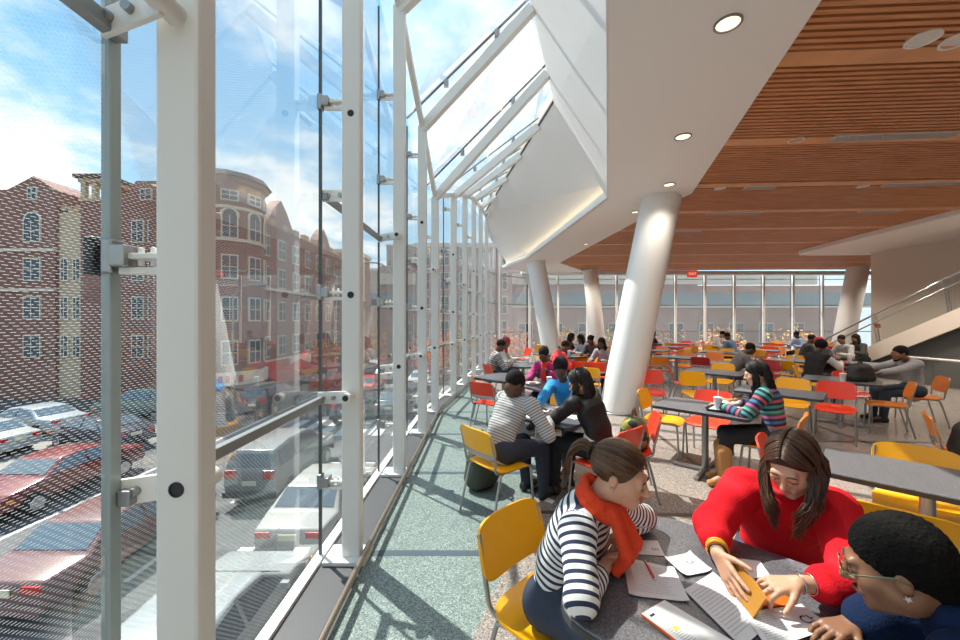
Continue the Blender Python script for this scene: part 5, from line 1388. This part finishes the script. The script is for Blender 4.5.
sdf_mesh('scalp', [ell(C+R @ vec(0,-.021,.035), vec(.079,.099,.093), R), cut(C+R @ vec(0,.052,.020), R @ vec(0,.86,-.5), .006)], .006, m_hair_f2, P2)
hb = MB(); g = random.Random(11)
for s in (-1,1):
    for i in range(330):
        y0 = g.uniform(-.85,.83); d0 = vec(.10*s*0+.03*s, y0, math.sqrt(max(.02, 1-y0*y0)))
        back = (y0 < -.2)
        d1 = vec(s*1.0, .30*y0+.12+g.uniform(-.06,.06) if not back else y0*.85, -.12+g.uniform(-.1,.05))
        if y0 > .25: d1 = vec(s*.95, .40+.25*y0*g.random(), -.10)
        k = 1+g.uniform(-.015,.04)
        pts = [ell_pt(C, R, SCC, np.array(SCR)*k, slerp(d0, d1, tt)) for tt in np.linspace(0,1,7)]
        q = pts[-1]; L = g.uniform(.17,.27) if not back else g.uniform(.14,.24)
        side = R @ vec(s,0,0); side = unit(side-vec(0,0,1)*side[2]); fwd = J2['F']
        wv = g.uniform(-.02,.02); tgt = unit(-side*.25+fwd*(.30 if not back else -.20)+vec(0,0,0)) if True else 0
        for tt in (.2,.4,.6,.8,1.0):
            pts.append(q + vec(0,0,-1)*L*tt + side*(.018*math.sin(tt*3.0)+wv*math.sin(tt*5+i)) + tgt*.055*tt*tt + fwd*(.02 if not back else -.045)*math.sin(tt*1.6) - side*.010*tt)
        hb.tube(pts, [.0030]*9+[.0026,.0019,.0008], 5)
adopt(hb.build('hair', m_hair_f2, None, smooth=True, fix=False), P2)
# nails, ring, bracelets
def hand_tips(J, n, d, nrm, side, curl, sc=1.0, spread=.12):
    P = hand_prims(J['wr'+n], d, nrm, side, curl, sc=sc); return [(P[4+3*i+2]['a'], P[4+3*i+2]['b']) for i in range(4)], P
tips, HP = hand_tips(J2, 'L', (-.97,.06,-.10), (-.25,.12,-1), 1, (.55,.52,.50,.48))
nr = unit(vec(-.25,.12,-1))
for a, b_ in tips:
    d = unit(b_-a); up = unit(-nr+d*(d @ nr)); e = MB(); Rm = np.stack([np.cross(d, up), d, up], 1)
    e.sphere(b_-d*.001+up*.0050, (.0052,.0075,.0026), 10, Matrix(Rm.tolist())); adopt(e.build('fingernail', m_nail, None, smooth=True), P2)
e = MB(); p = HP[4+3]; c_ = p['a']*.45+p['b']*.55; d = unit(p['b']-p['a']); u_ = unit(np.cross(d, vec(0,0,1))); v_ = np.cross(d, u_)
e.tube([c_+(u_*math.cos(q)+v_*math.sin(q))*.0098 for q in np.linspace(0,2*PI,17)], .0016, 6); adopt(e.build('finger_ring', m_chrome, None, smooth=True), P2)
def bracelet(J, n, f, r, th, mt, t, lab=None):
    d = unit(J['wr'+n]-J['el'+n]); c_ = J['el'+n]+(J['wr'+n]-J['el'+n])*f; u_ = unit(np.cross(d, vec(0,0,1))); v_ = np.cross(d, u_); e = MB()
    e.tube([c_+(u_*math.cos(q)+v_*math.sin(q))*r for q in np.linspace(0,2*PI,21)], th, 8); o = adopt(e.build('bracelet', mt, None, smooth=True), t)
    if lab: o['label'] = lab
bracelet(J2, 'R', .88, .0330, .0075, mat('amber_bracelet', (.80,.30,.02), .4), P2, 'orange yellow bracelet')
bracelet(J2, 'R', .80, .0335, .0055, mat('gold_bracelet', (.70,.42,.05), .4), P2, 'yellow bracelet')
bracelet(J2, 'R', .96, .0310, .0030, m_bagb, P2, 'thin dark bracelet')
bracelet(J2, 'L', .99, .0300, .0022, m_chrome, P2, 'thin silver bracelet')
bracelet(J2, 'L', .82, .0320, .0016, m_chrome, P2, 'thin silver chain')
# ---- student in navy
J3 = pose(1.56,.74,135, lean=.68, head=(1.155,1.075,1.030), face=(-.72,.62,-.32), sc=1.02, hands=((1.150,1.185,.785),(1.00,.93,.785)), elbows=((1.290,1.190,.815),(1.10,.76,.83)), sh_w=.175, slouch=.02)
J3['neck'] = vec(1.278,1.015,.920)
for n, s in (('R',1),('L',-1)): J3['sh'+n] = J3['neck']+J3['R']*s*.175-vec(0,0,.035)
m_navy = mat('navy_sweatshirt', (.008,.018,.055), .95, spec=.2, bump=(150,.3))
ex3 = [cap(J3['elR'], J3['elR']+(J3['wrR']-J3['elR'])*.75, .070, .056, .02), cap(J3['shR'], J3['elR'], .080, .070, .03)]
P3 = front_person('student with short curly black hair and glasses in navy hooded sweatshirt', J3, 'brown', m_navy, .70, .022, hcurl=((.28,.30,.34,.36),(.3,.3,.3,.3)), hn=((-.1,-.1,-1),(0,0,-1),(1,1)), hd=((-.96,-.18,-.06),(-.7,.5,-.05)), folds=(.008, 6, 21), stripe=False, extra_top=ex3)
eyes(P3, J3, .5); lips(P3, J3, m_lipd)
C, R = J3['head'], J3['HR']; sc3 = 1.02
m_curl = mat('curly_black_hair', (.006,.0055,.005), .95, spec=.12, bump=(120,.8))
sdf_mesh('hair', [ell(C+R @ vec(0,-.024,.040)*sc3, vec(.0835,.1035,.1005), R), ell(C+R @ vec(0,-.045,.045)*sc3, vec(.084,.09,.097), R), cap(C+R @ vec(0,-.07,-.03), C+R @ vec(0,-.075,-.065), .05, .042, .02), cut(C+R @ vec(0,.062,.026), R @ vec(0,.86,-.5), .016), cut(C+R @ vec(0,0,-.092), R @ vec(0,.15,-1), .016),
    ell(C+R @ vec(.085,.016,-.040), vec(.03,.038,.045), R, .008, 0, True), ell(C+R @ vec(-.085,.016,-.040), vec(.03,.038,.045), R, .008, 0, True)], .005, m_curl, P3, (.0040, 44, 5))
w3 = lambda x, y, z: C+R @ (vec(x, y, z)*sc3)
gl = MB(); 
for s in (-1,1):
    pts = [w3(s*.032+.021*math.cos(q), .112-.10*abs(s*.032+.021*math.cos(q)-s*.012)*.5, .0+.0155*math.sin(q)) for q in np.linspace(0,2*PI,21)]
    gl.tube(pts, .0016, 6)
    gl.tube([w3(s*.053,.106,.005), w3(s*.073,.085,.006), w3(s*.080,.0,.008), w3(s*.082,-.02,-.006)], .0022, 6)
gl.tube([w3(-.012,.112,.004), w3(0,.115,.007), w3(.012,.112,.004)], .0016, 6)
adopt(gl.build('glasses_frame', mat('olive_metal_frame', (.16,.18,.10), .35, metal=.5), None, smooth=True), P3)
for s in (-1,1):
    e = MB(); n_ = 16; vs = [w3(s*.032+.020*math.cos(2*PI*k/n_), .1115-.05*abs(s*.032+.020*math.cos(2*PI*k/n_)-s*.012), .0148*math.sin(2*PI*k/n_)) for k in range(n_)]; off = R @ vec(0,-.0015,0)
    e.add(vs+[v+off for v in vs], [tuple(range(n_)), tuple(range(2*n_-1, n_-1, -1))]+[(k, (k+1) % n_, n_+(k+1) % n_, n_+k) for k in range(n_)]); adopt(e.build('lens', g_clear, None), P3)
for s in (-1,1):
    e = MB(); cpt = w3(s*.085,-.004,-.037); ax_, ay_ = R @ vec(0,1,0), R @ vec(0,0,1); nn = R @ vec(s,0,0)
    star = [cpt+(ax_*math.cos(PI*k/5)+ay_*math.sin(PI*k/5))*(.0095 if k % 2 == 0 else .004) for k in range(10)]
    e.add(star+[q+nn*.003 for q in star], [tuple(range(9,-1,-1)), tuple(range(10,20))]+[(k, (k+1) % 10, 10+(k+1) % 10, 10+k) for k in range(10)]); o = adopt(e.build('earring', m_chrome, None), P3); o['label'] = 'star shaped silver earring'
N3 = J3['neck']; HP3 = ring(N3-J3['F']*.02+vec(0,0,.050), None, .092, (J3['R'], unit(J3['F']-vec(0,0,.35))), .040)+ring(N3-J3['F']*.06+vec(0,0,.010), None, .105, (J3['R'], unit(J3['F']-vec(0,0,.3))), .045)
HP3 += [cap(N3-J3['F']*.13, N3-J3['F']*.19-vec(0,0,.10), .075, .05, .03)]
sdf_mesh('hood', HP3, .007, m_navy, P3, (.006, 8, 31))
# ================================================================== PAPERS AND SMALL THINGS
m_paper = mat('white_paper', (.80,.79,.78), .7); m_paper2 = mat('pale_grey_paper', (.70,.69,.70), .7); m_ink = mat('grey_print', (.46,.46,.50), .8); m_inkb = mat('black_print', (.03,.03,.03), .8)
ZT = .7415
def sheet(label, px, z, name='paper_sheet', mt=None, lines=(.1,.9,.15,.85,9), curl=0.0, logo=None, cat='paper', lean_print=True, group=None):
    """px: four picture corners going round; each is a point on the table top"""
    q = [at(x, y, z) for x, y in px]; c = sum(q, V())/4
    t = thing(name, label, cat, c)
    def bl(u, v, h=0):
        p = (q[0]*(1-u)+q[1]*u)*(1-v)+(q[3]*(1-u)+q[2]*u)*v; return p-c+V((0,0,h+curl*(max(0,abs(u-.5)-.3)**2*8+max(0,abs(v-.5)-.3)**2*4)))
    n = 10; vs = [bl(i/n, j/n) for i in range(n+1) for j in range(n+1)]; W = n+1; m_ = len(vs)
    f = [(i*W+j, (i+1)*W+j, (i+1)*W+j+1, i*W+j+1) for i in range(n) for j in range(n)]
    mb = MB(); mb.add(vs+[v-V((0,0,.0006)) for v in vs], f+[tuple(m_+k for k in reversed(a)) for a in f]); mb.build('sheet', mt or m_paper, t, smooth=True)
    if lines:
        u0, u1, v0, v1, k = lines; s = MB(); g = random.Random(int(px[0][0]))
        for i in range(k):
            v = v0+(v1-v0)*i/k; u = u0; ue = u0+(u1-u0)*g.uniform(.7,1)
            while u < ue:
                w_ = g.uniform(.02,.07); a = min(u+w_, ue); h = (v1-v0)/k*.32
                s.add([bl(u,v,.0007), bl(a,v,.0007), bl(a,v+h,.0007), bl(u,v+h,.0007)], [(0,1,2,3)]); u = a+.014
        s.build('printed_text', m_ink, t)
    if logo:
        body, u, v, size = logo; p = bl(u, v, .001); d = (bl(u+.1, v)-bl(u, v)); rz = math.atan2(d.y, d.x)
        text_obj(body, size, p, (0,0,rz), m_inkb, t, 'printed_mark', .0002)
    return t
sheet('small pale sheet beside the hands of the striped woman', [(624,540),(657.5,540.5),(665,556),(629,553.5)], ZT+.001, mt=m_paper2, lines=(.1,.62,.15,.85,7), logo=('CH',.8,.62,.022))
sheet('white form with the red pen lying on it', [(622,557),(674,569),(690,603),(629,596)], ZT+.001, mt=m_paper2, curl=.02, lines=(.12,.9,.12,.9,14))
sheet('crumpled white flyer under the wrist of the red sweater woman', [(664,559),(690,553.5),(712,572),(684,577.5)], ZT+.002, curl=.03, lines=None, logo=('CH',.72,.42,.03))
sheet('white sheet standing out behind the yellow booklet', [(728,557),(760,561),(770,575),(736,582)], ZT+.001, lines=None)
sheet('big printed page in the middle between booklet and open brochure', [(684,590),(713,572),(772,622),(742,648)], ZT+.0045, curl=.005, mt=m_paper2, lines=(.08,.92,.1,.9,15))
sheet('white page with a black letter mark by the hand of the navy student', [(743,613),(801,605),(833,628),(768,650)], ZT+.008, curl=.01, lines=(.08,.55,.12,.9,12), logo=('CH',.86,.55,.045))
m_orange = mat('orange_cover', (.80,.14,.008), .5)
def booklet(label, px, z, th, name, mt, cat='booklet'):
    q = [at(x, y, z) for x, y in px]; c = sum(q, V())/4; t = thing(name, label, cat, c); s = MB()
    a = [p-c for p in q]; s.add(a+[p+V((0,0,th)) for p in a], [(3,2,1,0),(4,5,6,7),(0,1,5,4),(1,2,6,5),(2,3,7,6),(3,0,4,7)]); s.build('cover', mt, t); return t, q, c
t, q, c = booklet('orange folder under the hand of the red sweater woman', [(752,607.5),(770,588),(797,604),(794,607)], ZT+.001, .006, 'folder', m_orange, 'folder')
t, q, c = booklet('open white brochure with orange cover edge at the bottom of the table', [(641,616),(664,602),(752,655),(722,678)], ZT+.001, .008, 'brochure', m_orange, 'brochure')
qq = [p.lerp(sum(q,V())/4, .02)+V((0,0,.0095))-c for p in q]
def bl2(u, v, h=0): return (qq[0]*(1-u)+qq[1]*u)*(1-v)+(qq[3]*(1-u)+qq[2]*u)*v+V((0,0,h))
s = MB(); s.add([bl2(0,0),bl2(1,0),bl2(1,1),bl2(0,1)]+[bl2(0,0,-.002),bl2(1,0,-.002),bl2(1,1,-.002),bl2(0,1,-.002)], [(0,1,2,3),(7,6,5,4),(0,4,5,1),(1,5,6,2),(2,6,7,3),(3,7,4,0)]); s.build('page', m_paper, t)
s = MB(); g = random.Random(9)
for i in range(20):
    v = .16+.03*i; s.add([bl2(.10,v,.0006),bl2(.10+.32*g.uniform(.6,1),v,.0006),bl2(.10+.30,v+.010,.0006),bl2(.10,v+.010,.0006)], [(0,1,2,3)])
s.build('printed_text', m_ink, t)
s = MB(); s.add([bl2(.10,.07,.0008),bl2(.28,.07,.0008),bl2(.28,.105,.0008),bl2(.10,.105,.0008)], [(0,1,2,3)]); s.build('printed_mark', m_inkb, t)
s = MB(); s.add([bl2(.22,.34,.0009),bl2(.36,.34,.0009),bl2(.36,.40,.0009),bl2(.22,.40,.0009)], [(0,1,2,3)]); s.build('yellow_mark', mat('yellow_print', (.75,.62,.03), .7), t)
# red pen
a, b_ = at(645,561.5,ZT+.006), at(656,581,ZT+.006); t = thing('pen', 'red pen lying on the white form', 'pen', (a+b_)/2); o_ = (a+b_)/2
s = MB(); s.tube([a-o_, (b_-o_)*.8], .0045, 10); s.build('barrel', mat('pen_red', (.75,.06,.04), .3), t, smooth=SM)
s = MB(); s.tube([(b_-o_)*.8, b_-o_], [.004,.001], 10); s.build('tip', m_white, t, smooth=SM)
s = MB(); s.tube([a-o_+V((0,0,.006)), (a-o_)*.5+V((0,0,.006))], .0015, 6); s.build('clip', m_white, t)
# yellow booklet held in both hands: a folded card, bowed
t = thing('booklet', 'yellow folded booklet held in the hands of the red sweater woman', 'booklet', (.9,1.33,.76))
lo_ = [V((.893,1.425,.757)),V((.897,1.37,.753)),V((.893,1.31,.752)),V((.885,1.25,.752))]; hi_ = [V((.905,1.445,.852)),V((.922,1.375,.842)),V((.925,1.30,.832)),V((.915,1.235,.825))]
lo_ = smooth_path(lo_,4); hi_ = smooth_path(hi_,4); n = len(lo_); s = MB(); o_ = V((.9,1.33,.76)); th = V((.010,.002,0))
s.add([p-o_ for p in lo_]+[p-o_ for p in hi_]+[p-o_+th for p in lo_]+[p-o_+th for p in hi_], [(i,i+1,n+i+1,n+i) for i in range(n-1)]+[(2*n+i+1,2*n+i,3*n+i,3*n+i+1) for i in range(n-1)]+[(n+i,n+i+1,3*n+i+1,3*n+i) for i in range(n-1)]+[(i+1,i,2*n+i,2*n+i+1) for i in range(n-1)]+[(0,n,3*n,2*n),(2*n-1,n-1,3*n-1,4*n-1)])
s.build('cover', mat('amber_card', (.45,.20,.028), .5), t, smooth=SM)
s = MB()
for k in range(3): s.add([lo_[4+k].lerp(hi_[4+k],.45)-o_-V((.001,0,0)), lo_[5+k].lerp(hi_[5+k],.45)-o_-V((.001,0,0)), lo_[5+k].lerp(hi_[5+k],.5)-o_-V((.001,0,0)), lo_[4+k].lerp(hi_[4+k],.5)-o_-V((.001,0,0))], [(0,1,2,3)])
s.build('printed_text', m_ink, t)
# scrap of paper on the floor
s = MB(); p = at(549,501,.004); s.add([(p.x-.05,p.y,.004),(p.x+.02,p.y-.05,.004),(p.x+.06,p.y,.004),(p.x,p.y+.05,.014)], [(0,1,2,3)]); 
o = s.build('paper_scrap', m_paper); md = o.modifiers.new('th','SOLIDIFY'); md.thickness = .001; tag(o, 'white paper scrap on the floor behind the ponytail woman', 'paper')
# lunch tray
t = thing('lunch_tray', 'black lunch tray with white liner before the striped sweater girl', 'tray', (2.70,4.13,.741), math.radians(-45))
s = MB(); s.prism(round_rect(.42,.31,.03), 0, .012); s.build('tray_base', m_bagb, t)
s = MB(); r1, r2 = round_rect(.42,.31,.03), round_rect(.45,.34,.04); n = len(r1)
s.add([(x,y,.010) for x,y in r1]+[(x,y,.026) for x,y in r2]+[(x*.985,y*.985,.026) for x,y in r2]+[(x*.985,y*.985,.012) for x,y in r1], [(k,(k+1)%n,n+(k+1)%n,n+k) for k in range(n)]+[(n+k,n+(k+1)%n,2*n+(k+1)%n,2*n+k) for k in range(n)]+[(2*n+k,2*n+(k+1)%n,3*n+(k+1)%n,3*n+k) for k in range(n)]); s.build('rim', m_bagb, t)
s = MB(); s.box((0,0,.0135), (.38,.27,.002)); s.build('paper_liner', m_paper, t)
def cup(p, label, straw=True):
    t = thing('paper_cup', label, 'cup', p)
    s = MB(); s.lathe([(.030,0),(.032,.002),(.042,.125),(.044,.128),(.041,.128),(.031,.008)], (0,0,0), 24); s.build('cup_body', mat('white_foam', (.78,.78,.76), .6), t, smooth=SM)
    s = MB(); s.lathe([(.043,.126),(.043,.134),(.036,.137),(.001,.137)], (0,0,0), 24); s.build('lid', m_white, t, smooth=SM)
    if straw: s = MB(); s.tube([(0,0,.137),(.006,.002,.22)], .0032, 8); s.build('straw', m_white, t, smooth=SM)
cup((2.56,4.14,.756), 'white cup with straw on the lunch tray')
t = thing('food_plate', 'oval paper plate of food on the lunch tray', 'plate', (2.77,4.08,.757), -.7)
s = MB(); s.lathe([(.001,0),(.08,.0),(.11,.018),(.112,.02),(.108,.02),(.078,.004),(.001,.004)], (0,0,0), 28); s.build('plate', m_paper, t, smooth=SM)
m_food = mat('fried_food', (.45,.19,.05), .6, noise=(40,.35)); g = random.Random(4)
for k in range(7):
    f = tag(MB().sphere((0,0,0), (g.uniform(.02,.032),g.uniform(.015,.025),.014), 12).build('fried_piece', m_food, None, smooth=True), f'golden fried piece on the paper plate', 'food', 'fried pieces on the plate'); a = 2*PI*k/6; r_ = .05 if k < 6 else 0
    f.location = (2.77+r_*math.cos(a), 4.08+r_*math.sin(a), .757+.017+(.008 if k == 6 else 0)); f.rotation_euler = (0,0,g.uniform(0,3))
t = thing('food_wrapper', 'crumpled white and brown wrapper behind the lunch tray', 'wrapper', (2.84,4.36,.742)); T0 = vec(2.84,4.36,.742)
sdf_mesh('wrapper_body', [ell(T0+vec(0,0,.035), vec(.10,.07,.04)), cap(T0+vec(-.08,.02,.02), T0+vec(.07,-.03,.05), .022, .03, .02), cut(T0+vec(0,0,.002), (0,0,-1))], .008, mat('wrapper_white', (.70,.66,.62), .6), t, (.012, 12, 5))
sdf_mesh('sandwich', [cap(T0+vec(-.03,-.02,.06), T0+vec(.06,-.01,.07), .028, .028, .01)], .007, m_food, t, (.004,20,2))
cup((1.03,5.72,.741), 'white cup in front of the woman in magenta', False)
t = thing('paper_tray', 'white paper food tray on the table of the woman in magenta', 'tray', (.80,5.84,.741)); s = MB(); s.lathe([(.001,0),(.09,0),(.12,.03),(.122,.03),(.09,.004),(.001,.004)], (0,0,0), 20); s.build('dish', m_paper, t, smooth=SM); s = MB(); s.sphere((0,0,.02),(.06,.05,.02),10); s.build('food', m_food, t, smooth=True)
for k, (x, y, rz, lb) in enumerate(((.60,3.86,.5,'open notebook page before the grey striped man'),(.80,4.28,.9,'paper under the hand of the student in blue'),(.93,3.95,.6,'white sheet before the woman in the black jacket'),(.62,4.22,1.1,'white sheet at the far left corner of the students table'))):
    t = thing('paper_sheet', lb, 'paper', (x,y,.742+.0012*k), rz); s = MB(); s.box((0,0,0),(.21,.29,.001)); s.build('sheet', m_paper, t); s = MB()
    for i in range(9): s.box((0,-.11+.025*i,.0008),(.16,.006,.0004))
    s.build('printed_text', m_ink, t)
t = thing('pen', 'dark pen in the hand of the student in blue', 'pen', (.66,4.24,.80)); s = MB(); s.tube([(0,0,-.03),(.03,.02,.07)], .004, 8); s.build('barrel', m_iris, t, smooth=SM); s = MB(); s.tube([(0,0,-.03),(-.006,-.004,-.05)], [.003,.0008], 8); s.build('tip', m_chrome, t)
for k, (x, y, lb) in enumerate(((1.05,8.55,'dark cup on the round table by the window'),(2.45,10.6,'white cup on the table behind the red hooded person'),(5.75,6.1,'clear cup on the table of the bearded man'),(7.6,9.3,'white cup on the table left of the black vest person'),(8.45,8.8,'small cup on the pale table of the black vest person'))): cup((x,y,.741), lb, k % 2 == 0)
# ================================================================== LIGHT, SKY, CAMERA
sun = bpy.data.lights.new('sun', 'SUN'); sun.energy = 7.5; sun.angle = math.radians(.6); sun.color = (1,.95,.87)
so = bpy.data.objects.new('sun', sun); COL.objects.link(so)
el_ = math.radians(55); so.rotation_euler = V((.735*math.cos(el_), -.678*math.cos(el_), -math.sin(el_))).to_track_quat('-Z','Y').to_euler(); so.location = (-20,20,30)
W = bpy.data.worlds.new('sky'); SC.world = W; W.use_nodes = True; nt = W.node_tree; nt.nodes.clear()
out = N(nt,'ShaderNodeOutputWorld'); bg = N(nt,'ShaderNodeBackground'); tc = N(nt,'ShaderNodeTexCoord')
sp = N(nt,'ShaderNodeSeparateXYZ'); nt.links.new(tc.outputs['Generated'], sp.inputs[0])
cr = N(nt,'ShaderNodeValToRGB'); nt.links.new(sp.outputs[2], cr.inputs[0]); e = cr.color_ramp.elements
e[0].position = 0; e[0].color = (.62,.76,.86,1); e[1].position = .55; e[1].color = (.16,.44,.78,1); q = e.new(.18); q.color = (.40,.66,.86,1)
# clouds laid on a plane overhead
zc = math_node(nt,'ADD', math_node(nt,'MAXIMUM', sp.outputs[2], 0.0), .18)
cb = N(nt,'ShaderNodeCombineXYZ'); nt.links.new(math_node(nt,'DIVIDE', sp.outputs[0], zc), cb.inputs[0]); nt.links.new(math_node(nt,'DIVIDE', sp.outputs[1], zc), cb.inputs[1])
nz = N(nt,'ShaderNodeTexNoise'); nz.inputs['Scale'].default_value = 1.25; nz.inputs['Detail'].default_value = 7; nz.inputs['Roughness'].default_value = .58; nt.links.new(cb.outputs[0], nz.inputs['Vector'])
mr = N(nt,'ShaderNodeMapRange'); mr.interpolation_type = 'SMOOTHSTEP'; mr.inputs[1].default_value = .44; mr.inputs[2].default_value = .60; nt.links.new(nz.outputs['Fac'], mr.inputs[0])
mx = N(nt,'ShaderNodeMix', data_type='RGBA'); nt.links.new(mr.outputs[0], mx.inputs['Factor']); nt.links.new(cr.outputs[0], mx.inputs[6]); mx.inputs[7].default_value = (.92,.94,.96,1)
nt.links.new(mx.outputs[2], bg.inputs[0]); bg.inputs[1].default_value = 1.0; nt.links.new(bg.outputs[0], out.inputs[0])
# soffit downlights, and ceiling spots added to brighten the hall
def spot(p, watt, size=1.5, col=(1,.90,.76)):
    l = bpy.data.lights.new('downlight_and_fill', 'SPOT'); l.energy = watt; l.spot_size = math.radians(130); l.spot_blend = .8; l.shadow_soft_size = .10; l.color = col
    o = bpy.data.objects.new('downlight_and_fill', l); COL.objects.link(o); o.location = p
for px, py in ((728,23),(683,136.5),(669,184.5),(635,212),(586,244)): spot(at(px, py, ZC-.03), 60)
for y in (1.8, 5.1, 8.45, 12.0, 16.2):
    for x in (5.2, 8.4, 11.6): spot((x, y, ZC+.02), 110)  # spots added along the wood boards to brighten the hall
for x, y in ((14.2,14.5),(14.2,17.2),(17.5,15.8),(11.6,14.2),(3.9,17.6),(7.2,17.6),(10.6,17.6)): spot((x, y, ZC-.14), 150)  # fill spots added to lift the right column and the far mullions
for y in (6.2, 8.6, 11.0): spot((10.7, y, ZC-.12), 260)  # fill spots added under the wing to brighten the tan wall and stair
cam = bpy.data.cameras.new('camera'); co = bpy.data.objects.new('camera', cam); COL.objects.link(co); SC.camera = co
co.location = (0,0,CAMH); co.rotation_euler = (PI/2,0,0); cam.sensor_width = 36; cam.lens = FPX/960*36; cam.clip_start = .05; cam.clip_end = 400
SC.view_settings.view_transform = 'Standard'; SC.view_settings.look = 'None'; SC.view_settings.gamma = 1; SC.view_settings.use_curve_mapping = False; SC.view_settings.exposure = .65
SC.cycles.transparent_max_bounces = 48; SC.cycles.max_bounces = 10; SC.cycles.diffuse_bounces = 5; SC.cycles.use_denoising = True
SC.cycles.sample_clamp_indirect = 6; SC.cycles.caustics_reflective = False; SC.cycles.caustics_refractive = False
